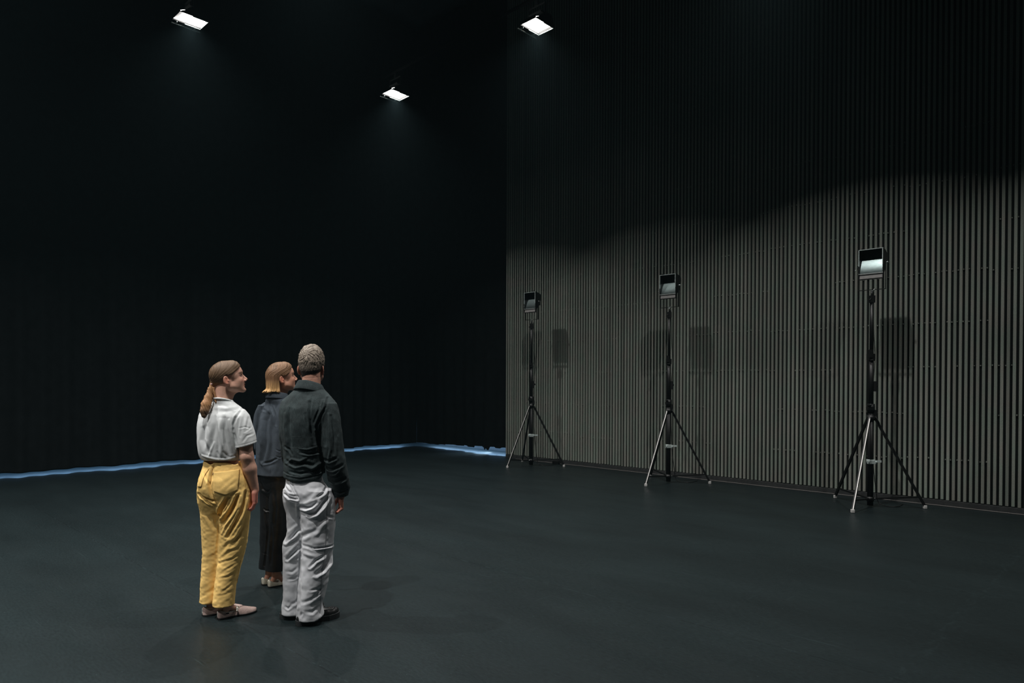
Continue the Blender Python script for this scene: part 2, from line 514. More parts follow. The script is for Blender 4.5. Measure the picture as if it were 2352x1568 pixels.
# ================================================================== floodlights
FW, FH, FD = 0.29, 0.385, 0.14     # width, height, depth of a lamp head
def head_profile(n=18):
    """curved reflector seen from the side: (y along the height, z depth behind the opening)"""
    pts = []
    for i in range(n + 1):
        t = i / n
        y = -0.5 + 0.185 + t * (1.0 - 0.185 - 0.03)
        z = 0.90 * math.sin(math.pi * 0.5 * min(1.0, (t + 0.02) / 0.80) ** 0.85) * (1.0 if t < 0.80 else math.sqrt(max(0.0, 1 - ((t - 0.80) / 0.205) ** 2)))
        pts.append((y * FH, z * FD + 0.008))
    return pts
def make_head(lit):
    """parts list [(name, MB, material, [subparts])]; opening faces -z, long side along y, lamp width along x"""
    parts = []
    pr = head_profile()
    # housing: back shell over the reflector, two side plates and a rim
    hb = MB()
    sh = [(-FH / 2, 0.0)] + [(y * 1.0, z + 0.012) for y, z in pr] + [(FH / 2, 0.0)]
    vs = [(x, y, z) for x in (-FW / 2, FW / 2) for y, z in sh]
    k = len(sh)
    hb.add(vs, [(i, i + 1, k + i + 1, k + i) for i in range(k - 1)])
    for s in (-1, 1):
        x0 = s * FW / 2; x1 = s * (FW / 2 - 0.008)
        side = [(-FH / 2, -0.012)] + [(y, z + 0.014) for y, z in pr] + [(FH / 2, -0.012)]
        vs = [(x, y, z) for x in (x0, x1) for y, z in side]; k = len(side)
        hb.add(vs, [tuple(range(k)), tuple(range(2 * k - 1, k - 1, -1))] + [(i, (i + 1) % k, k + (i + 1) % k, k + i) for i in range(k)])
    hb.box(-FW / 2, FW / 2, FH / 2 - 0.012, FH / 2, -0.012, 0.03)
    hb.box(-FW / 2, FW / 2, -FH / 2, -FH / 2 + 0.010, -0.012, 0.03)
    hb.box(-FW / 2 + 0.03, FW / 2 - 0.03, -0.05, 0.06, FD - 0.005, FD + 0.022)     # terminal box
    parts.append(("housing", hb, M['black_metal']))
    # reflector sheet
    rb = MB()
    rx = FW / 2 - 0.012
    if lit:
        pf = [(-FH / 2 + 0.012 + (y - pr[0][0]) * (FH - 0.022) / (pr[-1][0] - pr[0][0]), 0.006 + (z - 0.008) * 0.55) for y, z in pr]
    rp = pf if lit else [(-FH / 2 + 0.072 + t * (FH - 0.105), 0.012 + 0.118 * t ** 1.6) for t in np.linspace(0, 1, 16)]
    vs = [(x, y, z) for x in (-rx, rx) for y, z in rp]; k = len(rp)
    rb.add(vs, [(i, i + 1, k + i + 1, k + i) for i in range(k - 1)], True)
    if lit:   # pleated end sheets that glow as well
        for s in (-1, 1):
            m_ = 10; e = []
            ymin, ymax = pf[0][0], pf[-1][0]
            for j in range(m_ + 1):
                y = ymin + (ymax - ymin) * j / m_
                zt = np.interp(y, [p[0] for p in pf], [p[1] for p in pf])
                xx = s * (rx - (0.006 if j % 2 else 0.0))
                e += [(xx, y, 0.004), (xx, y, float(zt))]
            rb.add(e, [(2 * j, 2 * j + 1, 2 * j + 3, 2 * j + 2) for j in range(m_)])
    parts.append(("reflector", rb, M['lit'] if lit else M['reflector']))
    # pale lower panel and the bright filter frame
    pb = MB(); pb.box(-rx, rx, -FH / 2 + 0.010, -FH / 2 + 0.010 + 0.062, 0.0, 0.010)
    if not lit: parts.append(("front_panel", pb, M['grey_panel']))
    fb = MB()
    for s in (-1, 1):
        fb.box(s * FW / 2 - s * 0.010, s * FW / 2 - s * 0.002, -0.02, FH / 2 - 0.004, -0.020, -0.012)
    fb.box(-FW / 2, FW / 2, FH / 2 - 0.010, FH / 2 - 0.003, -0.020, -0.012)
    if not lit: fb.box(-FW / 2, FW / 2, -FH / 2 + 0.072, -FH / 2 + 0.076, -0.014, -0.006)
    parts.append(("filter_frame", fb, M['zinc']))
    for x in (-0.10, 0.09):
        cb = MB()
        cb.box(x - 0.008, x + 0.008, FH / 2 - 0.002, FH / 2 + 0.016, -0.018, -0.004)
        parts.append(("filter_clip", cb, M['black_metal']))
    return parts

def pos_parts(parent, parts, mat4):
    for name, mb, mat in parts:
        o = mb.build(name, mat, parent)
        o.data.transform(mat4)

# ---- ceiling lamps: hang from pipes, opening down
LAMP_Z = 6.5
def make_ceiling_lamp():
    t = empty("floodlight", (0, 0, 0))
    pos_parts(t, make_head(True), Matrix.Identity(4))
    y = MB()
    for s in (-1, 1):
        y.box(s * (FW / 2 + 0.008) - 0.003, s * (FW / 2 + 0.008) + 0.003, -0.015, 0.015, 0.03, 0.27)
    y.box(-FW / 2 - 0.011, FW / 2 + 0.011, -0.015, 0.015, 0.265, 0.272)
    y.build("yoke", M['black_metal'], t)
    k = MB(); k.tube((-FW / 2 - 0.03, 0, 0.06), (-FW / 2 - 0.005, 0, 0.06), 0.012)
    k.ball((-FW / 2 - 0.034, 0, 0.06), 0.014)
    k.build("tilt_knob", M['zinc'], t)
    c = MB(); c.box(-0.02, 0.02, -0.02, 0.02, 0.272, 0.33); c.tube((-0.02, 0, 0.348), (0.02, 0, 0.348), 0.018)
    c.build("pipe_clamp", M['black_metal'], t)
    f = MB()   # long lip along the far side of the opening
    f.box(-FW / 2 - 0.075, -FW / 2 - 0.055, -FH / 2 + 0.02, FH / 2 + 0.02, -0.028, -0.024)
    for yy in (-0.12, 0.12):
        f.box(-FW / 2 - 0.075, -FW / 2, yy - 0.004, yy + 0.004, -0.026, -0.010)
    f.build("filter_rail", M['zinc'], t)
    return t
lamp0 = make_ceiling_lamp()
U = Vector((2.342, -2.26)); Vv = Vector((2.395, 2.38)); C0 = Vector((-2.015, 11.74))
spots = {(0, 0): "unlit", }
LAMPS = [  # (i along the wall, j towards the wall) -> label; None: outside the frame, only its light is needed
    ((0, 0), "lit floodlight in the middle, the smallest and lowest hanging of the three"),
    ((1, 0), "lit floodlight hanging closest to the slatted wall, above the lamp stands"),
    ((0, -1), "lit floodlight hanging on the far left, above the woman in yellow trousers"),
    ((2, 0), None), ((3, 0), None), ((1, -1), None), ((2, -1), None), ((0, -2), None), ((1, -2), None), ((2, -2), None),
    ((0, -3), None), ((1, -3), None), ((2, -3), None),
]
LAMP_W = {(2, -2): 2.0, (1, -2): 2.2, (1, -3): 2.2, (2, -3): 1.4, (0, -2): 1.2, (0, -3): 1.2, (0, 0): 1.1, (1, 0): 0.75, (2, 0): 1.1}
def beam(loc, w):
    """the beam of one floodlight: its opening, with the cut-off its housing gives"""
    ld = bpy.data.lights.new("flood_beam", 'AREA'); ld.shape = 'RECTANGLE'; ld.size = 0.09; ld.size_y = 0.11
    ld.energy = LAMP_WATT * w; ld.color = (1.0, 0.975, 0.955); ld.spread = math.radians(SPREAD)
    o = bpy.data.objects.new("flood_beam", ld); COL.objects.link(o)
    o.location = (loc[0], loc[1], loc[2] - 0.02); o.rotation_euler = (0, 0, RA)
for n_, ((i, j), lab) in enumerate(LAMPS):
    p = C0 + U * i + Vv * j
    loc = (p.x, p.y, LAMP_Z)
    beam(loc, LAMP_W.get((i, j), 1.0))
    if lab is None: continue
    if n_ == 0:
        lamp0.location = loc; lamp0.rotation_euler = (0, 0, RA); L_ = lamp0
        tag(L_, lab, "floodlight", "ceiling floodlights")
    else:
        L_ = dup(lamp0, loc, RA, lab, "ceiling floodlights")
# pipes carrying them
PIPE_LABELS = {0: "thin black pipe carrying the middle floodlight and the one nearest the slatted wall",
               -1: "thin black pipe carrying the leftmost floodlight"}
for j in (0, -1):
    a = C0 + U * -0.35 + Vv * j; b_ = C0 + U * 3.0 + Vv * j
    pb = MB(); pb.tube((a.x, a.y, LAMP_Z + 0.39), (b_.x, b_.y, LAMP_Z + 0.39), 0.024)
    for q in range(4):
        p = a.lerp(b_, (q + 0.4) / 4)
        pb.tube((p.x, p.y, LAMP_Z + 0.39), (p.x, p.y, HALL_H), 0.004, n=6)
    tag(pb.build("lighting_pipe", M['pipe_black']), PIPE_LABELS[j], "pipe", "lighting pipes")

# ---- lamp stands
def bar(mb, p0, p1, w, t_, up=Vector((0, 0, 1))):
    p0, p1 = Vector(p0), Vector(p1)
    d = (p1 - p0); L_ = d.length; d.normalize()
    s = d.cross(up).normalized(); u = s.cross(d)
    m = Matrix((s, d, u)).transposed().to_4x4(); m.translation = p0
    mb.box(-w / 2, w / 2, 0, L_, -t_ / 2, t_ / 2, m)
def make_stand(feet, shiny):
    """feet: three foot positions relative to the column, in world axes"""
    t = empty("lamp_stand", (0, 0, 0))
    c = MB()
    c.tube((0, 0, 0.015), (0, 0, 1.24), 0.036, n=20)
    c.tube((0, 0, 1.24), (0, 0, 1.93), 0.030, n=18)
    c.tube((0, 0, 1.93), (0, 0, 2.66), 0.0235, n=16)
    c.build("column", M['black_metal'], t)
    h = MB()
    h.tube((0, 0, 1.10), (0, 0, 1.165), 0.050, n=16); h.tube((0, 0, 1.20), (0, 0, 1.31), 0.046, n=16)
    h.box(-0.06, 0.02, -0.052, 0.0, 1.235, 1.275); h.box(-0.055, -0.02, -0.06, 0.0, 1.285, 1.305)
    h.box(0.02, 0.062, -0.045, 0.02, 1.165, 1.235)
    h.tube((0.03, -0.02, 1.18), (0.085, -0.05, 1.06), 0.008)
    hub = h.build("hub", M['black_metal'], t)
    for f in feet:
        d = Vector((f[0], f[1], 0)).normalized()
        bo = MB(); bo.ball(tuple(d * 0.055 + Vector((0, -0.012, 1.135))), 0.0085)
        bo.build("bolt", M['chrome'], hub)
    for q, f in enumerate(feet):
        d = Vector((f[0], f[1], 0)); r = d.length; d.normalize()
        lg = MB()
        top = d * 0.045 + Vector((0, 0, 1.135)); foot = Vector((f[0], f[1], 0.03))
        bar(lg, top, foot, 0.024, 0.030)
        leg = lg.build("leg", M['black_metal'], t)
        if q == shiny:   # metal edge of one leg, its glint painted as a pale strip
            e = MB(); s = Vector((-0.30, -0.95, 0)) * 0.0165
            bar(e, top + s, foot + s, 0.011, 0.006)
            ob = e.build("glint_edge", M['bare'], leg); ob["label"] = "metal edge with its glint painted pale"
        ft = MB(); ft.box(f[0] - 0.02, f[0] + 0.02, f[1] - 0.02, f[1] + 0.02, 0.0, 0.045)
        fo = ft.build("foot", M['white_rubber'], leg, bevel=0.008)
        br = MB()
        bar(br, d * 0.03 + Vector((0, 0, 0.10)), top.lerp(foot, 0.895), 0.020, 0.020)
        br.build("brace", M['black_metal'], t)
    lo = MB(); lo.tube((0, 0, 0.07), (0, 0, 0.125), 0.044, n=16); lo = lo.build("brace_collar", M['black_metal'], t)
    for f in feet:
        d = Vector((f[0], f[1], 0)).normalized()
        bo = MB(); bo.ball(tuple(d * 0.05 + Vector((0, -0.012, 0.105))), 0.0085)
        bo.build("bolt", M['chrome'], lo)
    cl = MB()
    cl.tube((0, 0, 0.545), (0, 0, 0.60), 0.047, n=16); cl.box(-0.056, 0.052, -0.052, -0.028, 0.55, 0.595)
    cl.box(0.045, 0.125, -0.03, -0.018, 0.565, 0.592)
    for x in (-0.045, 0.045): cl.ball((x, -0.055, 0.572), 0.009)
    ob = cl.build("clamp", M['zinc'], t); ob["label"] = "pale metal clamp"
    k = MB()
    k.box(-0.045, 0.03, -0.045, 0.03, 1.87, 1.95); k.box(-0.05, -0.01, -0.06, -0.02, 1.90, 2.0)
    k.tube((-0.035, -0.04, 1.87), (0.02, -0.04, 1.87), 0.012)
    k.build("joint_clamp", M['black_metal'], t)
    k = MB(); k.box(0.02, 0.055, -0.03, 0.02, 1.47, 1.60); k.tube((0.05, 0, 1.54), (0.075, 0, 1.54), 0.016)
    k.build("cable_box", M['black_matte'], t)
    k = MB()
    k.box(-0.035, 0.03, -0.03, 0.03, 2.60, 2.69); k.tube((-0.055, -0.03, 2.62), (-0.02, -0.03, 2.66), 0.006)
    k.tube((0, 0, 2.66), (0, 0, 2.755), 0.014)
    k.build("top_socket", M['black_metal'], t)
    k = MB(); k.ball((-0.01, -0.035, 2.745), 0.012); k.ball((0.012, -0.028, 2.762), 0.011)
    k.build("socket_bolt", M['chrome'], t)
    ca = MB()
    pts = [(0.03, 0.03, 2.72), (0.04, 0.035, 2.5), (0.05, 0.04, 2.2), (0.075, 0.05, 1.9), (0.05, 0.04, 1.62), (0.045, 0.045, 1.3), (0.05, 0.05, 0.9), (0.07, 0.06, 0.5),
           (0.10, 0.06, 0.25), (0.13, 0.05, 0.05), (0.20, -0.02, 0.008), (0.32, -0.05, 0.008), (0.42, 0.05, 0.008), (0.50, 0.14, 0.008)]
    ca.path(smooth_path(pts), 0.005, 6)
    ca.build("cable", M['cable'], t)
    return t
def smooth_path(pts, n=5):
    P = [Vector(p) for p in pts]; out = []
    for i in range(len(P) - 1):
        p0, p1, p2, p3 = P[max(i - 1, 0)], P[i], P[i + 1], P[min(i + 2, len(P) - 1)]
        for k in range(n):
            t = k / n
            out.append(0.5 * ((2 * p1) + (-p0 + p2) * t + (2 * p0 - 5 * p1 + 4 * p2 - p3) * t * t + (-p0 + 3 * p1 - 3 * p2 + p3) * t ** 3))
    out.append(P[-1]); return out
def make_stand_head(t):
    """unlit lamp head on the stand, facing the room, and its U yoke"""
    zc = 3.088
    # opening faces -z in the head's frame -> turn it to face -y of the room frame
    m = Matrix.Rotation(RA, 4, 'Z') @ Matrix.Translation((0, -0.045, zc)) @ Matrix.Rotation(math.radians(-90), 4, 'X') @ Matrix.Rotation(math.radians(180), 4, 'Z') @ Matrix.Scale(-1, 4, (1, 0, 0))
    m = Matrix.Rotation(RA, 4, 'Z') @ Matrix.Translation((0, -0.045, zc)) @ Matrix(((1, 0, 0, 0), (0, 0, 1, 0), (0, 1, 0, 0), (0, 0, 0, 1)))
    h = empty("lamp_head", parent=t)
    for name, mb, mat in make_head(False):
        o = mb.build(name, mat, h); o.data.transform(m)
        o.data.flip_normals()
    y = MB()
    w = FW / 2 + 0.014
    y.box(-w - 0.003, -w + 0.003, -0.012, 0.012, 2.765, zc + 0.02); y.box(w - 0.003, w + 0.003, -0.012, 0.012, 2.765, zc + 0.02)
    y.box(-w - 0.003, w + 0.003, -0.012, 0.012, 2.762, 2.769)
    o = y.build("yoke", M['black_metal'], t); o.data.transform(Matrix.Rotation(RA, 4, 'Z'))
    k = MB()
    k.tube((w, 0, zc + 0.01), (w + 0.022, 0, zc + 0.01), 0.008); k.ball((w + 0.022, 0, zc + 0.01), 0.012)
    o = k.build("tilt_knob", M['chrome'], t); o.data.transform(Matrix.Rotation(RA, 4, 'Z'))
    k = MB()
    k.path([(-w, 0, zc + 0.01), (-w - 0.02, 0, zc + 0.01), (-w - 0.022, 0, zc - 0.05), (-w - 0.042, 0, zc - 0.055), (-w - 0.044, 0, zc - 0.075)], 0.004, 6)
    o = k.build("tilt_lever", M['zinc'], t); o.data.transform(Matrix.Rotation(RA, 4, 'Z'))
STANDS = [
    ((0.368, 12.95), [(-0.448, -0.42), (0.605, -0.23), (-0.158, 0.65)], 0, "black tripod lamp stand with an unlit head, beside the edge of the black curtain"),
    ((2.480, 10.79), [(-0.446, -0.45), (0.608, -0.16), (-0.16, 0.60)], 0, "black tripod lamp stand with an unlit head, between the two other stands"),
    ((4.585, 8.717), [(-0.449, -0.452), (0.605, -0.161), (-0.155, 0.613)], 0, "black tripod lamp stand with an unlit head, largest and farthest from the curtain"),
]
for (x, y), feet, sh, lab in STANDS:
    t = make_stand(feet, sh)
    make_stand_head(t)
    t.location = (x, y, 0)
    tag(t, lab, "lamp stand", "lamp stands along the slatted wall")
# small black junction box on the floor by the far stand
jb = MB(); jb.box(-0.07, 0.07, -0.04, 0.04, 0.0, 0.055); jb.tube((0.07, 0, 0.02), (0.10, 0.0, 0.02), 0.01)
jb_o = jb.build("power_box", M['black_matte'], loc=(0.86, 13.22, 0), rotz=RA, bevel=0.006)
tag(jb_o, "small black power box on the floor against the foot of the slatted wall", "power box")
# ================================================================== modelling people
def smin(a, b, k):
    h = np.clip(0.5 + 0.5 * (b - a) / k, 0, 1)
    return b * (1 - h) + a * h - k * h * (1 - h)
def axis(*segs):
    """segs: (start, end, step)..., a coordinate axis with its own fineness per stretch"""
    out = []
    for a, b, s in segs:
        n = max(1, int(round((b - a) / s)))
        out += list(np.linspace(a, b, n, endpoint=False))
    out.append(segs[-1][1])
    return np.array(out, dtype=np.float32)
class Vol:
    def __init__(s, xs, ys, zs):
        s.x, s.y, s.z = xs, ys, zs
        s.d = np.full((len(xs), len(ys), len(zs)), 1.0, np.float32)
    def apply(s, fn, lo, hi, k=0.0, op='add', pad=0.03):
        sl = []; ax = []
        for q, (a, b, A) in enumerate(zip(lo, hi, (s.x, s.y, s.z))):
            i0 = max(0, int(np.searchsorted(A, a - pad)) - 1); i1 = min(len(A), int(np.searchsorted(A, b + pad)) + 1)
            if i1 <= i0: return
            sl.append(slice(i0, i1)); ax.append(A[i0:i1])
        sl = tuple(sl)
        X = ax[0][:, None, None]; Y = ax[1][None, :, None]; Z = ax[2][None, None, :]
        v = np.broadcast_to(fn(X, Y, Z), s.d[sl].shape)
        cur = s.d[sl]
        if op == 'add':
            s.d[sl] = smin(cur, v, k) if k > 0 else np.minimum(cur, v)
        elif op == 'sub':
            s.d[sl] = -smin(-cur, v, k) if k > 0 else np.maximum(cur, -v)
        elif op == 'and':
            s.d[sl] = -smin(-cur, -v, k) if k > 0 else np.maximum(cur, v)
    # primitives
    def ell(s, c, r, R=None, k=0.01, op='add'):
        c = np.array(c, float); r = np.array(r, float); m = float(max(r))
        def fn(X, Y, Z):
            x, y, z = X - c[0], Y - c[1], Z - c[2]
            if R is not None:
                x, y, z = (R[0][0] * x + R[1][0] * y + R[2][0] * z, R[0][1] * x + R[1][1] * y + R[2][1] * z, R[0][2] * x + R[1][2] * y + R[2][2] * z)
            k0 = np.sqrt((x / r[0]) ** 2 + (y / r[1]) ** 2 + (z / r[2]) ** 2)
            k1 = np.sqrt((x / r[0] ** 2) ** 2 + (y / r[1] ** 2) ** 2 + (z / r[2] ** 2) ** 2) + 1e-9
            return k0 * (k0 - 1) / k1
        s.apply(fn, c - m, c + m, k, op)
    def cone(s, a, b, r1, r2, k=0.01, op='add', flat=None, fs=1.0):
        """tapered capsule; flat: unit direction along which it is fs times as thick"""
        a = np.array(a, float); b = np.array(b, float); ab = b - a; L2 = float(ab @ ab) + 1e-12
        m = max(r1, r2) * max(1.0, fs)
        def fn(X, Y, Z):
            x, y, z = X - a[0], Y - a[1], Z - a[2]
            t = np.clip((x * ab[0] + y * ab[1] + z * ab[2]) / L2, 0, 1)
            px, py, pz = x - t * ab[0], y - t * ab[1], z - t * ab[2]
            if flat is not None:
                q = px * flat[0] + py * flat[1] + pz * flat[2]
                g = (1.0 / fs - 1.0) * q
                px = px + g * flat[0]; py = py + g * flat[1]; pz = pz + g * flat[2]
            return np.sqrt(px * px + py * py + pz * pz) - (r1 + (r2 - r1) * t)
        s.apply(fn, np.minimum(a, b) - m, np.maximum(a, b) + m, k, op)
    def vloft(s, st, k=0.02, op='add', shear=(0, 0), grow=0.0, power=2.0):
        """st rows: z, cx, cy, a, b, phi(deg, a-axis = (cos,-sin))"""
        st = np.array(sorted(st), float)
        z0, z1 = st[0, 0], st[-1, 0]
        mx = max(st[:, 3].max(), st[:, 4].max()) + abs(grow)
        lo = [st[:, 1].min() - mx, st[:, 2].min() - mx, z0 - 0.03]; hi = [st[:, 1].max() + mx, st[:, 2].max() + mx, z1 + 0.03]
        def fn(X, Y, Z):
            zz = Z + shear[0] * X + shear[1] * Y if (shear[0] or shear[1]) else Z
            zc = np.clip(zz, z0, z1)
            cx, cy, a, b, ph = (pchip(zc, st[:, 0], st[:, i]) for i in range(1, 6))
            a = a + grow; b = b + grow
            ph = np.radians(ph); c_, s_ = np.cos(ph), np.sin(ph)
            x, y = X - cx, Y - cy
            u = x * c_ - y * s_; v = x * s_ + y * c_
            if power == 2.0:
                k0 = np.sqrt((u / a) ** 2 + (v / b) ** 2) + 1e-6
            else:
                k0 = ((np.abs(u) / a) ** power + (np.abs(v) / b) ** power) ** (1 / power) + 1e-6
            ln = np.sqrt(u * u + v * v) + 1e-6
            d = (k0 - 1) * ln / k0
            d = np.where(k0 < 0.35, -0.6 * np.minimum(a, b), d)
            return np.maximum(d, np.maximum(z0 - zz, zz - z1))
        s.apply(fn, lo, hi, k, op, pad=0.03 + 0.15 * (abs(shear[0]) + abs(shear[1])))
    def half(s, p, n, lo, hi, k=0.0, op='sub'):
        """removes (sub) the side the normal n points to"""
        n = np.array(n, float); n /= np.linalg.norm(n)
        s.apply(lambda X, Y, Z: -((X - p[0]) * n[0] + (Y - p[1]) * n[1] + (Z - p[2]) * n[2]), lo, hi, k, op, pad=0.0)
    def mesh(s, smooth=1):
        V, F = surface_nets(s.d, s.x, s.y, s.z)
        for _ in range(smooth):
            V = relax(V, F, 0.5)
        return V, F
def pchip(x, xp, yp):
    xp = np.asarray(xp); yp = np.asarray(yp)
    if len(xp) < 3: return np.interp(x, xp, yp)
    h = np.diff(xp); dl = np.diff(yp) / h
    m = np.zeros_like(yp); m[0] = dl[0]; m[-1] = dl[-1]
    for i in range(1, len(yp) - 1):
        if dl[i - 1] * dl[i] > 0:
            w1 = 2 * h[i] + h[i - 1]; w2 = h[i] + 2 * h[i - 1]
            m[i] = (w1 + w2) / (w1 / dl[i - 1] + w2 / dl[i])
    x = np.asarray(x)
    i = np.clip(np.searchsorted(xp, x, side='right') - 1, 0, len(h) - 1)
    t = (x - xp[i]) / h[i]
    return ((2 * t ** 3 - 3 * t ** 2 + 1) * yp[i] + (t ** 3 - 2 * t ** 2 + t) * h[i] * m[i] + (-2 * t ** 3 + 3 * t ** 2) * yp[i + 1] + (t ** 3 - t ** 2) * h[i] * m[i + 1])
def surface_nets(d, xs, ys, zs):
    s = d < 0
    c = np.zeros(tuple(n - 1 for n in d.shape), np.uint8)
    for i in (0, 1):
        for j in (0, 1):
            for k in (0, 1):
                c += s[i:d.shape[0] - 1 + i, j:d.shape[1] - 1 + j, k:d.shape[2] - 1 + k]
    act = (c > 0) & (c < 8)
    I = np.argwhere(act)
    idx = np.full(act.shape, -1, np.int32); idx[act] = np.arange(len(I))
    A = (xs, ys, zs)
    acc = np.zeros((len(I), 3)); cnt = np.zeros(len(I))
    for ax in range(3):
        o = [q for q in range(3) if q != ax]
        for a in (0, 1):
            for b in (0, 1):
                c0 = I.copy(); c0[:, o[0]] += a; c0[:, o[1]] += b
                c1 = c0.copy(); c1[:, ax] += 1
                da = d[c0[:, 0], c0[:, 1], c0[:, 2]]; db = d[c1[:, 0], c1[:, 1], c1[:, 2]]
                m = (da < 0) != (db < 0)
                t = (da[m] / (da[m] - db[m]))
                for q in range(3):
                    pa = A[q][c0[m, q]]; pb = A[q][c1[m, q]]
                    acc[m, q] += pa + (pb - pa) * t
                cnt[m] += 1
    V = acc / cnt[:, None]
    F = []
    for ax in range(3):
        o1, o2 = (ax + 1) % 3, (ax + 2) % 3
        sh = list(d.shape)
        sa = [slice(0, n) for n in sh]; sb = [slice(0, n) for n in sh]
        sa[ax] = slice(0, sh[ax] - 1); sb[ax] = slice(1, sh[ax])
        e = s[tuple(sa)] != s[tuple(sb)]
        E = np.argwhere(e)
        ok = (E[:, o1] > 0) & (E[:, o2] > 0) & (E[:, o1] < sh[o1] - 1) & (E[:, o2] < sh[o2] - 1)
        E = E[ok]
        if not len(E): continue
        q = []
        for a, b in ((1, 1), (0, 1), (0, 0), (1, 0)):
            t = E.copy(); t[:, o1] -= a; t[:, o2] -= b
            q.append(idx[t[:, 0], t[:, 1], t[:, 2]])
        q = np.stack(q, 1)
        neg = s[E[:, 0], E[:, 1], E[:, 2]]
        q[~neg] = q[~neg][:, ::-1]
        F.append(q)
    return V, np.concatenate(F)
def relax(V, F, w):
    acc = np.zeros_like(V); cnt = np.zeros(len(V))
    for a, b in ((0, 1), (1, 2), (2, 3), (3, 0)):
        for q in range(3):
            acc[:, q] += np.bincount(F[:, a], V[F[:, b], q], len(V)) + np.bincount(F[:, b], V[F[:, a], q], len(V))
        cnt += np.bincount(F[:, a], minlength=len(V)) + np.bincount(F[:, b], minlength=len(V))
    return V * (1 - w) + w * acc / cnt[:, None]
def normals(V, F):
    n = np.cross(V[F[:, 2]] - V[F[:, 0]], V[F[:, 3]] - V[F[:, 1]])
    out = np.zeros_like(V)
    for a in range(4):
        for q in range(3):
            out[:, q] += np.bincount(F[:, a], n[:, q], len(V))
    return out / (np.linalg.norm(out, axis=1, keepdims=True) + 1e-12)
def largest(V, F):
    """keeps only the biggest connected piece"""
    lab = np.arange(len(V))
    while True:
        m = lab[F].min(1)
        new = lab.copy()
        for a in range(4): np.minimum.at(new, F[:, a], m)
        new = new[new]
        if (new == lab).all(): break
        lab = new
    best = np.bincount(lab).argmax()
    keep = lab == best
    re = np.cumsum(keep) - 1
    F = F[keep[F[:, 0]]]
    return V[keep], re[F]
def mesh_obj(name, V, F, mat, parent=None, col=None, smooth=True, fld=None):
    me = bpy.data.meshes.new(name)
    me.vertices.add(len(V)); me.vertices.foreach_set("co", np.asarray(V, np.float32).ravel())
    me.loops.add(F.size); me.loops.foreach_set("vertex_index", F.astype(np.int32).ravel())
    me.polygons.add(len(F)); me.polygons.foreach_set("loop_start", np.arange(0, F.size, F.shape[1], dtype=np.int32))
    me.update(calc_edges=True); me.validate()
    if smooth: me.polygons.foreach_set("use_smooth", np.ones(len(me.polygons), bool))
    if col is not None:
        ca = me.color_attributes.new("Col", 'FLOAT_COLOR', 'POINT')
        ca.data.foreach_set("color", np.concatenate([col, np.ones((len(col), 1))], 1).astype(np.float32).ravel())
    if fld is not None:
        fa = me.attributes.new("Fld", 'FLOAT_VECTOR', 'POINT')
        fa.data.foreach_set("vector", np.stack([fld[0], fld[1], fld[0] * 0], 1).astype(np.float32).ravel())
    me.materials.append(mat)
    o = bpy.data.objects.new(name, me); COL.objects.link(o)
    if parent: o.parent = parent
    return o
# noise and cloth creases
def vnoise(P, seed=0):
    P = np.asarray(P); i = np.floor(P).astype(np.int64); f = P - i; f = f * f * (3 - 2 * f)
    def h(a):
        n = (a[:, 0] * 73856093) ^ (a[:, 1] * 19349663) ^ (a[:, 2] * 83492791) ^ (seed * 2654435761)
        n = (n ^ (n >> 13)) * 1274126177 & 0x7fffffff
        return ((n >> 7) & 0xffff) / 65535.0
    out = 0
    for a in (0, 1):
        for b in (0, 1):
            for c in (0, 1):
                w = (f[:, 0] if a else 1 - f[:, 0]) * (f[:, 1] if b else 1 - f[:, 1]) * (f[:, 2] if c else 1 - f[:, 2])
                out = out + w * h(i + np.array([a, b, c]))
    return out * 2 - 1
def crease(V, N, strokes, cx, cz, front=True):
    """strokes: (points in the frame's (x,z), width m, depth m); negative depth = ridge. Acts on the side turned to -y"""
    disp = np.zeros(len(V))
    face = np.clip((-N[:, 1] + 0.15) / 0.5, 0, 1)
    for pts, w, dep in strokes:
        pts = [(cx(a), cz(b)) for a, b in pts]
        best = np.full(len(V), 9.0); tt = np.zeros(len(V)); side = np.zeros(len(V))
        L = [0.0]
        for a, b in zip(pts[:-1], pts[1:]): L.append(L[-1] + math.hypot(b[0] - a[0], b[1] - a[1]))
        for q, (a, b) in enumerate(zip(pts[:-1], pts[1:])):
            ax_, az = b[0] - a[0], b[1] - a[1]; l2 = ax_ * ax_ + az * az
            t = np.clip(((V[:, 0] - a[0]) * ax_ + (V[:, 2] - a[1]) * az) / l2, 0, 1)
            dx = V[:, 0] - a[0] - t * ax_; dz = V[:, 2] - a[1] - t * az
            r = np.hypot(dx, dz); m = r < best
            best[m] = r[m]; tt[m] = (L[q] + t[m] * math.sqrt(l2)) / L[-1]
            side[m] = np.sign(dx * az - dz * ax_)[m]
        env = np.sin(np.pi * np.clip(0.06 + 0.88 * tt, 0, 1)) ** 0.6
        g = np.exp(-(best / w) ** 2) - 0.55 * np.exp(-((best - 1.9 * w) / (0.9 * w)) ** 2) * (0.6 + 0.4 * side)
        disp -= dep * env * g
    return disp * face
def project(bvh, x, z, off=0.002):
    hit, n, i, d = bvh.ray_cast(Vector((x, -2.0, z)), Vector((0, 1, 0)))
    if hit is None: return None
    return hit + n * off
def bvh_of(V, F):
    return BVHTree.FromPolygons([tuple(v) for v in V], [tuple(int(i) for i in f) for f in F])
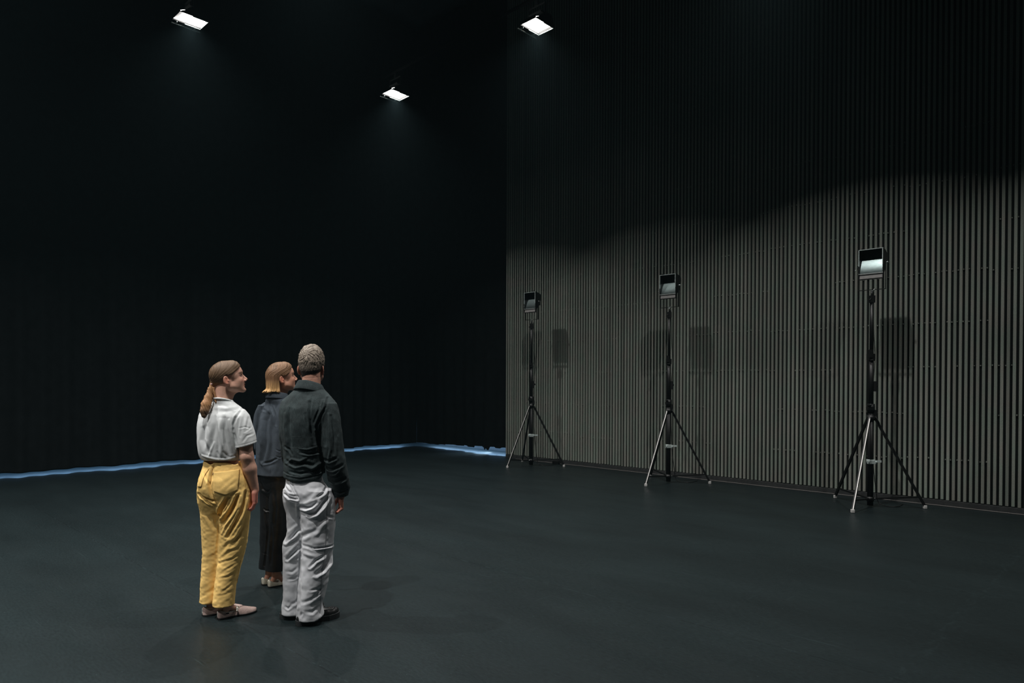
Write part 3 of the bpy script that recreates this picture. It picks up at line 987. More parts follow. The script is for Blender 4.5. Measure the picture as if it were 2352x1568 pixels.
def patch(name, bvh, poly, mat, parent, off=0.002, n=14, thick=0.002, loft=None):
    """a cloth patch sewn on: poly = 4 corner lists (left edge pts top->bottom, right edge pts top->bottom)"""
    le, ri = poly
    def at(e, t):
        e = np.array(e, float); seg = np.linalg.norm(np.diff(e, axis=0), axis=1); c = np.concatenate([[0], np.cumsum(seg)]) / seg.sum()
        return np.array([np.interp(t, c, e[:, 0]), np.interp(t, c, e[:, 1])])
    V = []; ok = True; last = None
    for i in range(n + 1):
        a, b = at(le, i / n), at(ri, i / n)
        for j in range(n + 1):
            q = a + (b - a) * j / n
            if loft is not None: q[1] += loft(j / n) * (i / n)
            p = project(bvh, q[0], q[1], off)
            if p is None: p = last if last is not None else Vector((q[0], 0, q[1]))
            last = p; V.append(tuple(p))
    F = [(i * (n + 1) + j, (i + 1) * (n + 1) + j, (i + 1) * (n + 1) + j + 1, i * (n + 1) + j + 1) for i in range(n) for j in range(n)]
    o = obj_from(name, V, F, mat, parent, smooth=True)
    m = o.modifiers.new("solid", 'SOLIDIFY'); m.thickness = thick; m.offset = 0
    return o
def seam(name, bvh, pts, mat, parent, r=0.0012, off=0.0004, n=10, depth_jump=0.04):
    P = []
    for a, b in zip(pts[:-1], pts[1:]):
        for k in range(n):
            t = k / n
            p = project(bvh, a[0] + (b[0] - a[0]) * t, a[1] + (b[1] - a[1]) * t, off)
            if p is not None and (not P or (p - P[-1]).length < depth_jump): P.append(p)
    if len(P) < 3: return None
    mb = MB(); mb.path(P, r, 6)
    return mb.build(name, mat, parent)

# ------------------------------------------------------------------ anatomy
def frame(yaw, pitch=0.0, roll=0.0):
    """columns = right, forward, up of a head turned yaw deg clockwise (seen from above), chin raised by pitch"""
    y = math.radians(yaw); p = math.radians(pitch); r = math.radians(roll)
    f = np.array([math.sin(y) * math.cos(p), math.cos(y) * math.cos(p), math.sin(p)])
    rt = np.array([math.cos(y), -math.sin(y), 0.0])
    up = np.cross(rt, f)
    rt2 = rt * math.cos(r) + up * math.sin(r); up2 = up * math.cos(r) - rt * math.sin(r)
    return np.stack([rt2, f, up2], 1)
class Head:
    def __init__(s, c, yaw, pitch, size=(1, 1, 1), male=False, age=0):
        s.c = np.array(c, float); s.R = frame(yaw, pitch); s.s = np.array(size, float); s.male = male; s.age = age
    def w(s, p): return s.c + s.R @ (np.array(p, float) * s.s)
    def inv(s, V): return ((V - s.c) @ s.R) / s.s
    def build(s, v):
        R = s.R; S = s.s; g = float(S.mean())
        E = lambda c, r, k=0.012, op='add': v.ell(s.w(c), np.array(r) * S, R, k, op)
        C = lambda a, b, r1, r2, k=0.012, op='add', flat=None, fs=1.0: v.cone(s.w(a), s.w(b), r1 * g, r2 * g, k, op, flat, fs)
        E((0, 0.000, 0.034), (0.074, 0.096, 0.084))                    # skull
        E((0, 0.040, 0.002), (0.058, 0.052, 0.068), 0.02)               # face block
        E((0, 0.050, -0.045), (0.046, 0.048, 0.052), 0.03)              # muzzle / jaw
        C((0, 0.090, -0.088), (0, 0.088, -0.086), 0.0155, 0.015, 0.02)   # chin
        for q in (-1, 1):
            C((q * 0.054, 0.008, -0.050), (q * 0.020, 0.080, -0.088), 0.014, 0.013, 0.025)   # jaw line
            C((q * 0.057, -0.006, -0.015), (q * 0.053, 0.002, -0.052), 0.014, 0.014, 0.02)
            E((q * 0.038, 0.062, -0.020), (0.020, 0.021, 0.020), 0.02)   # cheek
            E((q * 0.040, 0.036, -0.046), (0.022, 0.036, 0.034), 0.02)
            C((q * 0.010, 0.0930, 0.035), (q * 0.043, 0.0700, 0.034), 0.0100, 0.0080, 0.010)   # brow
        E((0, 0.063, 0.052), (0.048, 0.033, 0.036), 0.02)                # forehead
        for q in (-1, 1):
            v.ell(s.w((q * 0.037, 0.089, 0.0115)), np.array((0.019, 0.0150, 0.0108)) * S, R @ frame(q * 28, 0), 0.006, 'sub')     # eye sockets
            E((q * 0.033, 0.0735, 0.011), (0.0130, 0.0128, 0.0125), 0.001)       # eyeball
            C((q * 0.021, 0.0850, 0.0200), (q * 0.046, 0.0690, 0.0170), 0.0048, 0.0042, 0.003)   # upper lid
            C((q * 0.021, 0.0840, 0.0020), (q * 0.045, 0.0695, 0.0035), 0.0038, 0.0034, 0.003)   # lower lid
        C((0, 0.082, 0.012), (0, 0.096, -0.022), 0.0120, 0.0150, 0.012)
        C((0, 0.094, 0.018), (0, 0.115, -0.016), 0.0075, 0.0095, 0.008)   # nose
        E((0, 0.1180, -0.0200), (0.0095, 0.010, 0.0092), 0.006)
        for q in (-1, 1):
            E((q * 0.0115, 0.108, -0.027), (0.0068, 0.010, 0.0072), 0.005)
            E((q * 0.0065, 0.112, -0.0335), (0.0030, 0.0045, 0.0035), 0.002, 'sub')
        C((0, 0.096, -0.033), (0, 0.100, -0.044), 0.008, 0.007, 0.008)
        C((-0.016, 0.089, -0.0565), (0, 0.1005, -0.0500), 0.0042, 0.0055, 0.004); C((0.016, 0.089, -0.0565), (0, 0.1005, -0.0500), 0.0042, 0.0055, 0.004)
        C((-0.014, 0.088, -0.0620), (0, 0.0975, -0.0620), 0.0042, 0.0058, 0.004); C((0.014, 0.088, -0.0620), (0, 0.0975, -0.0620), 0.0042, 0.0058, 0.004)
        C((-0.017, 0.090, -0.0590), (0.017, 0.090, -0.0590), 0.0014, 0.0014, 0.003, 'sub')
        C((-0.010, 0.1045, -0.0563), (0.010, 0.1045, -0.0563), 0.0022, 0.0022, 0.003, 'sub')
        E((0, 0.1045, -0.0745), (0.018, 0.010, 0.0065), 0.006, 'sub')
        ew = 0.0
        for q in (-1, 1):        # ears
            Re = R @ frame(q * -16, 0)  # stick out backwards
            ec = np.array([q * 0.0770, -0.024, -0.004])
            v.ell(s.w(ec), np.array((0.0075, 0.0185, 0.031)) * g, Re, 0.004)
            v.ell(s.w(ec + np.array([q * -0.004, 0.006, -0.024])), np.array((0.008, 0.010, 0.010)) * g, Re, 0.006)
            v.ell(s.w(ec + np.array([q * 0.008, 0.003, 0.002])), np.array((0.0065, 0.0120, 0.0215)) * g, Re, 0.002, 'sub')
            v.cone(s.w(ec + np.array([q * 0.003, -0.001, -0.008])), s.w(ec + np.array([q * 0.003, -0.004, 0.010])), 0.0028 * g, 0.0028 * g, 0.003)
            v.ell(s.w(ec + np.array([q * 0.001, 0.0135, -0.004])), np.array((0.005, 0.0045, 0.007)) * g, Re, 0.003)
    def paint(s, V, base):
        """skin colour per vertex (nearness to lips, ears, brows...) and painted eye-socket shade"""
        P = s.inv(V); x, y, z = P[:, 0], P[:, 1], P[:, 2]; ax_ = np.abs(x)
        col = np.tile(np.array(base), (len(V), 1))
        def mixc(m, c):
            m = np.clip(m, 0, 1)[:, None]; return col * (1 - m) + np.array(c) * m
        front = np.clip((y - 0.038) / 0.015, 0, 1)
        n = vnoise(V * 90, 5) * 0.05 + vnoise(V * 300, 9) * 0.05
        col = col * (1 + n[:, None])
        red = np.array(base) * np.array([1.05, 0.72, 0.70])
        col = mixc(0.75 * np.exp(-((ax_ - 0.078) / 0.013) ** 2 - ((y + 0.024) / 0.024) ** 2 - ((z + 0.006) / 0.034) ** 2), np.array(base) * [1.08, 0.62, 0.52])
        col = mixc(0.6 * front * np.exp(-((ax_ - 0.036) / 0.02) ** 2 - ((z + 0.022) / 0.02) ** 2), red)
        col = mixc(0.6 * np.exp(-(x / 0.014) ** 2 - ((y - 0.122) / 0.014) ** 2 - ((z + 0.024) / 0.012) ** 2), red)
        lipc = np.array(base) * [0.80, 0.45, 0.45]
        col = mixc(front * 1.2 * np.exp(-(ax_ / 0.0165) ** 4 - ((z + 0.0570) / 0.0080) ** 4), lipc)
        col = mixc(front * 0.9 * np.exp(-(ax_ / 0.018) ** 4 - ((z + 0.0564 + 5.0 * ax_ ** 2) / 0.0016) ** 2), np.array(base) * 0.25)
        brow = np.exp(-((z - 0.0345 + 0.15 * (ax_ - 0.035) * (ax_ > 0.035)) / 0.0046) ** 2) * np.clip((ax_ - 0.008) / 0.006, 0, 1) * np.clip((0.062 - ax_) / 0.01, 0, 1) * front
        col = mixc(0.85 * brow, s.brow)
        col = mixc(0.55 * np.exp(-((ax_ - 0.036) / 0.021) ** 4 - ((z - 0.013) / 0.012) ** 4) * (y > 0.045), np.array(base) * [0.62, 0.5, 0.5])  # shade of the eye sockets painted into the skin
        eye = np.exp(-((ax_ - 0.034) / 0.0125) ** 4 - ((z - 0.0112) / 0.0058) ** 4) * (y > 0.050)
        col = mixc(eye * 1.0, (0.30, 0.24, 0.22))
        col = mixc(1.0 * np.exp(-((ax_ - 0.036) / 0.0060) ** 4 - ((z - 0.0115) / 0.0055) ** 4) * (y > 0.05), (0.02, 0.025, 0.025))
        col = mixc(0.95 * np.exp(-((ax_ - 0.037) / 0.0175) ** 4 - ((z - 0.0148 + 0.14 * (ax_ - 0.037)) / 0.0028) ** 2) * (y > 0.045), np.array(base) * 0.10)
        return col
    brow = (0.10, 0.06, 0.035)

def hand(v, wrist, d, n, t, sc_=1.0, curl=(18, 28, 20), spread=1.0, thumb=1):
    """palm, four unequal fingers bent towards the palm normal n, thumb on the t side"""
    w = np.array(wrist, float); d = np.array(d, float); d /= np.linalg.norm(d)
    n = np.array(n, float); n -= d * (n @ d); n /= np.linalg.norm(n)
    t = np.array(t, float); t -= d * (t @ d); t -= n * (t @ n); t /= np.linalg.norm(t)
    R = np.stack([t, d, n], 1)
    P = lambda a, b, c: w + (t * a + d * b + n * c) * sc_
    v.cone(P(0, -0.03, 0), P(0, 0.012, 0), 0.024 * sc_, 0.022 * sc_, 0.01, flat=n, fs=0.72)
    for a, r in ((0.026, 0.0125), (0.009, 0.013), (-0.009, 0.0125), (-0.025, 0.0115)):
        v.cone(P(a * 0.55, 0.010, 0), P(a, 0.082, -0.001), r * 1.15 * sc_, r * sc_, 0.012, flat=n, fs=0.92)
    v.cone(P(-0.020, 0.02, 0.004), P(-0.022, 0.06, 0.003), 0.013 * sc_, 0.011 * sc_, 0.012)
    lens = ((0.028, (0.042, 0.025, 0.020)), (0.0095, (0.046, 0.029, 0.022)), (-0.0095, (0.042, 0.027, 0.021)), (-0.0275, (0.033, 0.020, 0.018)))
    for q, (a, ls) in enumerate(lens):
        p = P(a, 0.082, 0); ang = 0.0
        dirv = d + t * (a * 1.6 * spread); dirv /= np.linalg.norm(dirv)
        rr = (0.0088, 0.0082, 0.0076, 0.0066) if q < 3 else (0.0078, 0.0072, 0.0066, 0.0058)
        for i, l in enumerate(ls):
            ang += math.radians(curl[i] * (1 + 0.12 * q))
            dd = dirv * math.cos(ang) + n * math.sin(ang)
            p2 = p + dd * l * sc_
            v.cone(p, p2, rr[i] * sc_, rr[i + 1] * sc_, 0.003 if i else 0.006)
            p = p2
    if thumb:
        b0 = P(0.022, 0.022, 0.010); b1 = b0 + (d * 0.72 + t * 0.52 + n * 0.42) / np.linalg.norm(d * 0.72 + t * 0.52 + n * 0.42) * 0.042 * sc_
        b2 = b1 + (d * 0.93 + t * 0.14 + n * 0.30) * 0.031 * sc_; b3 = b2 + (d * 0.96 + n * 0.25) * 0.024 * sc_
        v.cone(b0, b1, 0.0145 * sc_, 0.0112 * sc_, 0.012); v.cone(b1, b2, 0.0105 * sc_, 0.0092 * sc_, 0.004); v.cone(b2, b3, 0.0092 * sc_, 0.0072 * sc_, 0.003)

def foot_frame(heel, yaw):
    y = math.radians(yaw)
    f = np.array([math.sin(y), math.cos(y), 0.0]); r = np.array([math.cos(y), -math.sin(y), 0.0])
    return np.array([heel[0], heel[1], 0.0]), f, r
def shoe_vol(heel, yaw, L, wid, hts, z0, opening, side, step=0.003, grow=0.0, toe=0.0):
    """upper of a low shoe. hts: (s, height) along the length; opening: (s0, s1, z) of the throat; side +1 right shoe"""
    o, f, r = foot_frame(heel, yaw)
    lo = np.minimum.reduce([o - r * 0.07 - f * 0.02, o + r * 0.07 - f * 0.02, o + f * (L + .02) - r * .07, o + f * (L + .02) + r * .07])
    hi = np.maximum.reduce([o - r * 0.07 - f * 0.02, o + r * 0.07 - f * 0.02, o + f * (L + .02) - r * .07, o + f * (L + .02) + r * .07])
    v = Vol(axis((lo[0], hi[0], step)), axis((lo[1], hi[1], step)), axis((0.0 - 0.006, 0.16, step)))
    hs = np.array(hts, float)
    S = np.array([0, .015, .04, .08, .2, .45, .68, .85, .93, .975, 1.0]); Wd = np.array([.18, .40, .56, .64, .70, .66, 1.0, .86, .64, .38, .10])
    def fn(X, Y, Z):
        s_ = (X - o[0]) * f[0] + (Y - o[1]) * f[1]; t_ = (X - o[0]) * r[0] + (Y - o[1]) * r[1]
        q = np.clip(s_ / L, 0, 1)
        w_ = np.interp(q, S, Wd) * wid + grow; c_ = side * -0.006 * np.sin(q * math.pi) + side * -0.010 * np.clip((q - 0.7) / 0.3, 0, 1)
        h_ = np.interp(q, hs[:, 0], hs[:, 1]) + grow
        k0 = (np.abs((t_ - c_) / w_) ** 2.4 + np.abs((Z - z0) / h_) ** 2.4) ** (1 / 2.4)
        d = (k0 - 1) * np.minimum(w_, h_)
        return np.maximum(np.maximum(d, z0 - Z), np.maximum(-s_ - grow, s_ - L - grow) * 0.9)
    v.apply(fn, (lo[0], lo[1], 0), (hi[0], hi[1], 0.16))
    return v, o, f, r
def sole_mesh(o, f, r, L, wid, side, z0, z1, name, mat, parent, grow=0.003, s0=0.0, s1=1.0):
    S = np.array([0, .015, .04, .08, .2, .45, .68, .85, .93, .975, 1.0]); Wd = np.array([.22, .44, .58, .66, .70, .66, 1.0, .88, .66, .40, .14])
    left = []; right = []
    for q in s0 + (s1 - s0) * (0.5 - 0.5 * np.cos(np.linspace(0, np.pi, 30))):
        w_ = np.interp(q, S, Wd) * wid + grow; c_ = side * -0.006 * math.sin(q * math.pi) + side * -0.010 * np.clip((q - 0.7) / 0.3, 0, 1)
        p = o + f * (q * (L + 2 * grow) - grow)
        left.append(p + r * (c_ - w_)); right.append(p + r * (c_ + w_))
    ring = left + right[::-1]; n = len(ring)
    vs = [(p[0], p[1], z) for z in (z0, z1) for p in ring]
    fs = [tuple(range(n)), tuple(range(2 * n - 1, n - 1, -1))] + [(i, (i + 1) % n, n + (i + 1) % n, n + i) for i in range(n)]
    mb = MB(); mb.add(vs, fs)
    return mb.build(name, mat, parent, bevel=0.0015)
# ================================================================== the three visitors
class Person:
    """frame of a standing person: origin between the feet, y pointing away along the sight line, x to the right"""
    def __init__(s, px0, Z):
        s.px0 = px0; s.Z = Z
        X = (px0 - 1176) / F_PX * Z
        s.loc = (X, Z, 0.0); s.rot = -math.atan2(X, Z)
        s.kx = F_PX / (Z * math.cos(math.atan2(X, Z))); s.kz = F_PX / Z
    def x(s, px): return (px - s.px0) / s.kx
    def z(s, py): return CAM_H - (py - 881) / s.kz
    def place(s, o): o.location = s.loc; o.rotation_euler = (0, 0, s.rot)
skin_mat = attr_mat("skin", 0.48, 0.38, sss=0.12, bump=0.15, bscale=420)
hair_mat = hair_material()

def rot2(deg):
    a = math.radians(deg)
    return np.array([math.cos(a), -math.sin(a), 0.0]), np.array([math.sin(a), math.cos(a), 0.0])   # right, forward

def strand(base, V, field, amp=0.35, seed=0, tip=None, tipm=None):
    n = vnoise(np.stack([field * 9, V[:, 2] * 6, V[:, 0] * 6], 1), seed) * 0.6 + vnoise(np.stack([field * 26, V[:, 2] * 9, V[:, 0] * 9], 1), seed + 1) * 0.5
    c = np.array(base)[None, :] * np.clip(1 + amp * n, 0.25, 1.8)[:, None]
    if tip is not None:
        c = c * (1 - tipm[:, None]) + np.array(tip)[None, :] * np.clip(1 + 0.6 * amp * n, 0.4, 1.6)[:, None] * tipm[:, None]
    return c

# ------------------------------------------------------------------ woman in yellow trousers
def build_woman_yellow():
    P = Person(517, 4.53); x, z = P.x, P.z
    rt, fw = rot2(35)
    head = Head((0.013, 0.010, 1.572), 79, 10, (0.98, 1.00, 0.97)); head.brow = (0.12, 0.075, 0.045)
    SK = (0.58, 0.335, 0.245)
    # ---- body
    v = Vol(axis((-0.24, 0.26, 0.0034)), axis((-0.24, 0.30, 0.0038)),
            axis((0.0, 0.14, 0.006), (0.14, 0.66, 0.014), (0.66, 0.92, 0.0030), (0.92, 1.40, 0.007), (1.40, 1.72, 0.0026)))
    tor = [(0.80, .0, .0, .11, .07, 34), (0.92, -.005, .0, .125, .085, 34), (1.02, -.012, .0, .103, .078, 35), (1.12, -.022, .0, .115, .085, 35), (1.25, -.018, 0, .145, .10, 35),
           (1.33, -.012, 0, .132, .080, 35), (1.37, -.012, 0, .10, .060, 35), (1.41, -.012, 0, .055, .048, 35)]
    v.vloft(tor, 0.02)
    v.cone((-0.020, -0.012, 1.38), (-0.012, 0.000, 1.54), 0.054, 0.048, 0.02)
    v.cone((-0.005, 0.012, 1.41), (0.030, 0.02, 1.510), 0.040, 0.040, 0.02)
    head.build(v)
    # right arm (towards the camera)
    sh = np.array((0.108, -0.090, 1.31)); el = np.array((0.131, -0.118, 1.065)); wr = np.array((x(586), -0.085, z(1127)))
    v.cone(sh, sh + (el - sh) * 0.5, 0.040, 0.0445, 0.02); v.cone(sh + (el - sh) * 0.5, el, 0.0455, 0.040, 0.02)
    v.cone(el, el + (wr - el) * 0.35, 0.0415, 0.0415, 0.02); v.cone(el + (wr - el) * 0.35, wr, 0.0415, 0.0245, 0.02)
    v.ell(el + np.array((-0.012, -0.030, 0.0)), (0.018, 0.016, 0.022), None, 0.02)
    hand(v, wr, (-0.02, 0.02, -1), (-0.90, 0.20, 0), (0.50, 0.80, 0.0), 1.04, curl=(20, 28, 22))
    # left arm, hanging on the far side
    sl = np.array((-0.105, 0.075, 1.31)); el2 = np.array((-0.105, 0.125, 1.07)); wr2 = np.array((-0.07, 0.19, 0.86))
    v.cone(sl, el2, 0.040, 0.038, 0.02); v.cone(el2, wr2, 0.038, 0.024, 0.02)
    hand(v, wr2, (0.05, 0.05, -1), (0.88, -0.30, 0), (0.50, 0.80, 0.0), 0.92, curl=(20, 26, 18))
    # legs and feet
    for hip, kn, an, heel, yw in (((0.055, -.035, .82), (0.045, -.035, .47), (0.012, -0.045, .085), (-0.045, -0.066), 73), ((-.055, .035, .82), (-.07, .065, .47), (-0.085, 0.060, .085), (-0.137, 0.040), 73)):
        v.cone(hip, kn, 0.060, 0.045, 0.02); v.cone(kn, an, 0.045, 0.030, 0.02)
        o_, f_, r_ = foot_frame(heel, yw)
        a0 = o_ + f_ * 0.045; a0[2] = 0.05; a1 = o_ + f_ * 0.12; a1[2] = 0.045; a2 = o_ + f_ * 0.20; a2[2] = 0.024
        a0[2] = 0.045; a1[2] = 0.036; v.cone(an, a0, 0.029, 0.021, 0.015); v.cone(an, a1, 0.026, 0.018, 0.015); v.cone(a1, a2, 0.018, 0.010, 0.01)
    V, F = v.mesh(1); V, F = largest(V, F)
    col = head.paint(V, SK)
    # redder hands, elbow
    hm = np.clip((0.86 - V[:, 2]) / 0.05, 0, 1) * (V[:, 2] > 0.6)
    col *= (1 - hm[:, None] * np.array([0.0, 0.36, 0.36]))
    body = mesh_obj("person", V, F, skin_mat, col=col)
    P.place(body)
    tag(body, "woman in white t-shirt and yellow trousers, hair in a low ponytail, looking right", "person")
    # ---- hair
    h = Vol(axis((-0.19, 0.12, 0.0028)), axis((-0.15, 0.13, 0.0030)), axis((1.30, 1.72, 0.0028)))
    R = head.R
    h.ell(head.w((0, -0.004, 0.037)), np.array((0.081, 0.104, 0.092)) * head.s, R, 0.004)
    h.ell(head.w((0, 0.044, 0.074)), np.array((0.064, 0.050, 0.050)) * head.s, R, 0.012)
    band = np.array((x(487.5), -0.012, z(884)))
    h.cone(head.w((0, -0.074, -0.010)), band, 0.034, 0.011, 0.03)
    # clear the face and the neck: everything below / in front of the hairline
    Yk = np.array([-0.14, -0.115, -0.09, -0.065, -0.048, -0.034, -0.018, -0.003, 0.022, 0.045, 0.065, 0.082, 0.095, 0.12])
    Zk = np.array([-0.10, -0.075, -0.060, -0.050, -0.038, 0.020, 0.034, 0.026, 0.032, 0.048, 0.058, 0.068, 0.082, 0.14])
    def face(X, Y, Z):
        Q = [(X - head.c[0]), (Y - head.c[1]), (Z - head.c[2])]
        yy = (Q[0] * R[0, 1] + Q[1] * R[1, 1] + Q[2] * R[2, 1]) / head.s[1]; zz = (Q[0] * R[0, 2] + Q[1] * R[1, 2] + Q[2] * R[2, 2]) / head.s[2]
        return (zz - np.interp(yy, Yk, Zk)) * 0.6
    h.apply(face, (-0.3, -0.3, 1.46), (0.3, 0.3, 1.75), 0.004, 'sub')
    tail = [(band[0], band[1], band[2], .0105), (x(484), -0.024, z(897), .017), (x(480), -0.045, z(915), .026), (x(474.5), -0.066, z(932), .031), (x(471), -0.080, z(945), .027), (x(470), -0.086, z(955), .014), (x(470.5), -0.086, z(959), .004)]
    for a, b in zip(tail[:-1], tail[1:]):
        h.cone(a[:3], b[:3], a[3], b[3], 0.010, flat=np.array((0.3, -0.95, 0)), fs=0.7)
    h.cone((x(491), -0.03, z(893)), (x(497), -0.045, z(925)), 0.006, 0.008, 0.006)
    V, F = h.mesh(0); V, F = largest(V, F); N = normals(V, F)
    Q = head.inv(V)
    bq = head.inv(band[None, :])[0]
    ang = np.arctan2(Q[:, 2] - bq[2], Q[:, 1] - bq[1] + 0.02)
    onhead = np.clip((V[:, 2] - band[2] - 0.0) / 0.012, 0, 1)
    f1 = ang * 3.2 + 0.3 * Q[:, 0] / 0.08
    f2 = (V[:, 0] + 0.45 * (V[:, 2] - 1.40)) * 32
    field = f1 * onhead + f2 * (1 - onhead)
    g = vnoise(np.stack([field * 9, V[:, 2] * 7, V[:, 1] * 7], 1), 3) * 0.0010 + vnoise(np.stack([field * 24, V[:, 2] * 10, V[:, 1] * 10], 1), 4) * 0.0012
    g = g * (1 + 1.4 * (1 - onhead))
    V = V + N * g[:, None]
    tm = (1 - onhead) * np.clip((V[:, 2] - 1.36) / 0.05, 0, 1)
    hc = strand((0.145, 0.090, 0.051), V, field, 0.22, 7, tip=(0.36, 0.19, 0.085), tipm=tm)
    mesh_obj("hair", V, F, hair_mat, body, hc, fld=(field, V[:, 2] * 2 + V[:, 0]))
    m = MB()
    m.path([(band[0] + 0.010 * math.cos(a) * 1.15, band[1] + 0.011 * math.sin(a), band[2] + 0.004 * math.cos(a)) for a in np.linspace(0, 2 * math.pi, 13)], 0.006, 8)
    tag(m.build("hair_tie", simple("pink_tie", rgb(235, 190, 190)[:3], 0.6), body), "pale pink hair tie")
    # ---- t-shirt
    s = Vol(axis((-0.21, 0.25, 0.0042)), axis((-0.20, 0.20, 0.0042)), axis((0.99, 1.47, 0.0042)))
    st = [(1.040, -.026, .0, .122, .098, 35), (1.052, -.027, 0, .132, .106, 35), (1.075, -.030, 0, .142, .110, 35), (1.12, -.030, 0, .150, .114, 35), (1.20, -.026, 0, .158, .116, 35), (1.28, -.018, 0, .166, .117, 35),
          (1.325, -.010, -.004, .166, .106, 35), (1.355, -.008, -.004, .152, .092, 35), (1.382, -.008, -.004, .126, .078, 35), (1.405, -.010, -.004, .096, .068, 35), (1.422, -.012, -.006, .070, .060, 35), (1.436, -.014, -.008, .060, .056, 35)]
    s.vloft(st, 0.0)
    # sleeves
    sleeve = [(1.365, .080, -.080, .034, .045, 20), (1.33, .098, -.092, .048, .062, 20), (1.27, .112, -.101, .056, .068, 20), (1.20, .124, -.108, .062, .070, 20), (1.10, .135, -.112, .066, .072, 20)]
    s.vloft(sleeve, 0.012)
    s.cone((0.03, -0.03, 1.350), (0.092, -0.082, 1.330), 0.045, 0.044, 0.03)
    s.cone((-0.05, 0.03, 1.350), (-0.105, 0.068, 1.325), 0.045, 0.044, 0.03)
    s.vloft([(1.37, -.105, .075, .045, .055, 20), (1.30, -.108, .085, .052, .062, 20), (1.18, -.104, .10, .058, .064, 20), (1.13, -.102, .105, .058, .064, 20)], 0.012)
    inner = [(a, b, c, d - .004, e - .004, f_) for a, b, c, d, e, f_ in st]
    n_ = np.array([-0.27, 0.05, 1.0]); n_ /= np.linalg.norm(n_)
    s.apply(lambda X, Y, Z: np.maximum(-((X - 0.070) * n_[0] + (Z - z(1028)) * n_[2] + Y * n_[1]) * -1.0, 0.083 - X - 0.02), (0.06, -.2, 1.05), (0.25, .1, 1.25), 0, 'sub') if False else None
    # cut the sleeve hem: remove what is below the slanted plane, only on the sleeve
    def cut(X, Y, Z):
        below = -(((X - 0.070) * -0.27) + (Z - z(1028.5)))          # >0 below plane
        tors = [pchip(np.clip(Z, st[0][0], st[-1][0]), np.array([q[0] for q in st]), np.array([q[i] for q in st])) for i in range(1, 5)]
        c_, s_ = math.cos(math.radians(35)), math.sin(math.radians(35))
        u = (X - tors[0]) * c_ - (Y - tors[1]) * s_; w_ = (X - tors[0]) * s_ + (Y - tors[1]) * c_
        k0 = np.sqrt((u / tors[2]) ** 2 + (w_ / tors[3]) ** 2) + 1e-6
        out = (k0 - 1) * 0.12 + 0.0                                  # >0 outside the torso
        return -np.minimum(np.minimum(below, out - 0.004), np.where(X > 0.0, 1.0, -1.0))
    s.apply(cut, (-.01, -.3, 1.0), (0.3, .3, 1.22), 0.0, 'sub')
    s.vloft([(1.08, .137, -.112, .056, .062, 20), (1.165, .127, -.109, .056, .062, 20), (1.185, .125, -.108, .02, .02, 20)], 0.004, 'sub')
    s.vloft([(0.99, -.028, 0, .110, .086, 35), (1.045, -.028, 0, .112, .088, 35), (1.06, -.028, 0, .10, .08, 35)], 0.004, 'sub')
    V, F = s.mesh(2); V, F = largest(V, F); N = normals(V, F)
    strokes = [
        ([(561, 936), (551, 947), (541, 960), (536, 974), (536, 988)], 0.0067, 0.0060),       # armhole
        ([(536, 985), (539, 1003), (543, 1026)], 0.0075, 0.0055),
        ([(497, 960), (494, 985), (489, 1010), (480, 1035)], 0.0120, 0.0084),
        ([(508, 965), (507, 990), (510, 1020), (506, 1050)], 0.0100, -0.0060),
        ([(517, 962), (515, 985), (520, 1015), (528, 1040)], 0.0140, 0.0132),
        ([(527, 965), (531, 990), (537, 1015), (544, 1043)], 0.0070, -0.0072),
        ([(470, 985), (468, 1010), (476, 1040)], 0.0120, 0.0072),
        ([(478, 985), (476, 1008), (484, 1030)], 0.0100, -0.0048),
        ([(492, 1015), (486, 1030), (482, 1045)], 0.0060, -0.0048),
        ([(466, 1045), (480, 1049), (497, 1053), (520, 1054), (540, 1050)], 0.0060, -0.0072),
        ([(500, 1036), (506, 1048), (508, 1056)], 0.0060, 0.0033),
        ([(515, 1036), (522, 1046), (532, 1050)], 0.0075, 0.0033),
        ([(560, 955), (556, 975), (552, 1000)], 0.0075, 0.0028),
        ([(570, 962), (566, 980), (563, 990)], 0.0075, 0.0028),
        ([(548, 983), (562, 980), (576, 984)], 0.0045, 0.0022),
        ([(560, 992), (570, 986), (577, 980)], 0.0045, 0.0017),
        ([(557, 1012), (566, 1000), (580, 996)], 0.0060, 0.0028),
        ([(548, 965), (546, 985), (545, 1010)], 0.0075, 0.0022),
        ([(486, 935), (500, 930), (520, 932)], 0.0100, 0.0036),
        ([(500, 940), (520, 940), (545, 935)], 0.0100, -0.0036),
    ]
    g = crease(V, N, strokes, x, z)
    g += vnoise(V * [26, 26, 9], 11) * 0.0022 + vnoise(V * [60, 60, 26], 12) * 0.0009
    # turned-up hems
    hz = z(1028.5) + (V[:, 0] - 0.070) * 0.27
    slv = (V[:, 0] > 0.062) & (V[:, 2] < 1.26) & (V[:, 1] < 0.02)
    g += np.where(slv, -0.0016 * np.exp(-((V[:, 2] - hz - 0.016) / 0.0028) ** 2), 0)
    V = V + N * g[:, None]
    shirt_m = simple("white_jersey", (0.60, 0.625, 0.62), 0.88, 0, 0.2, noise=0.04, nscale=30, bump=0.06, bscale=500, sheen=0.1)
    shirt = mesh_obj("t_shirt", V, F, shirt_m, body)
    cm = MB()
    ring = []
    for a in np.linspace(0, 2 * math.pi, 40, endpoint=False):
        u, w_ = 0.060 * math.cos(a), 0.057 * math.sin(a)
        px_ = -0.016 + u * math.cos(math.radians(35)) + w_ * math.sin(math.radians(35)); py_ = -0.008 - u * math.sin(math.radians(35)) + w_ * math.cos(math.radians(35))
        fz = (px_ + 0.016) * fw[0] + (py_ + 0.008) * fw[1]
        ring.append((px_, py_, 1.430 - fz * 0.30))
    ring += ring[:1]
    cm.path(ring, 0.0065, 8)
    cm.build("collar", shirt_m, shirt)
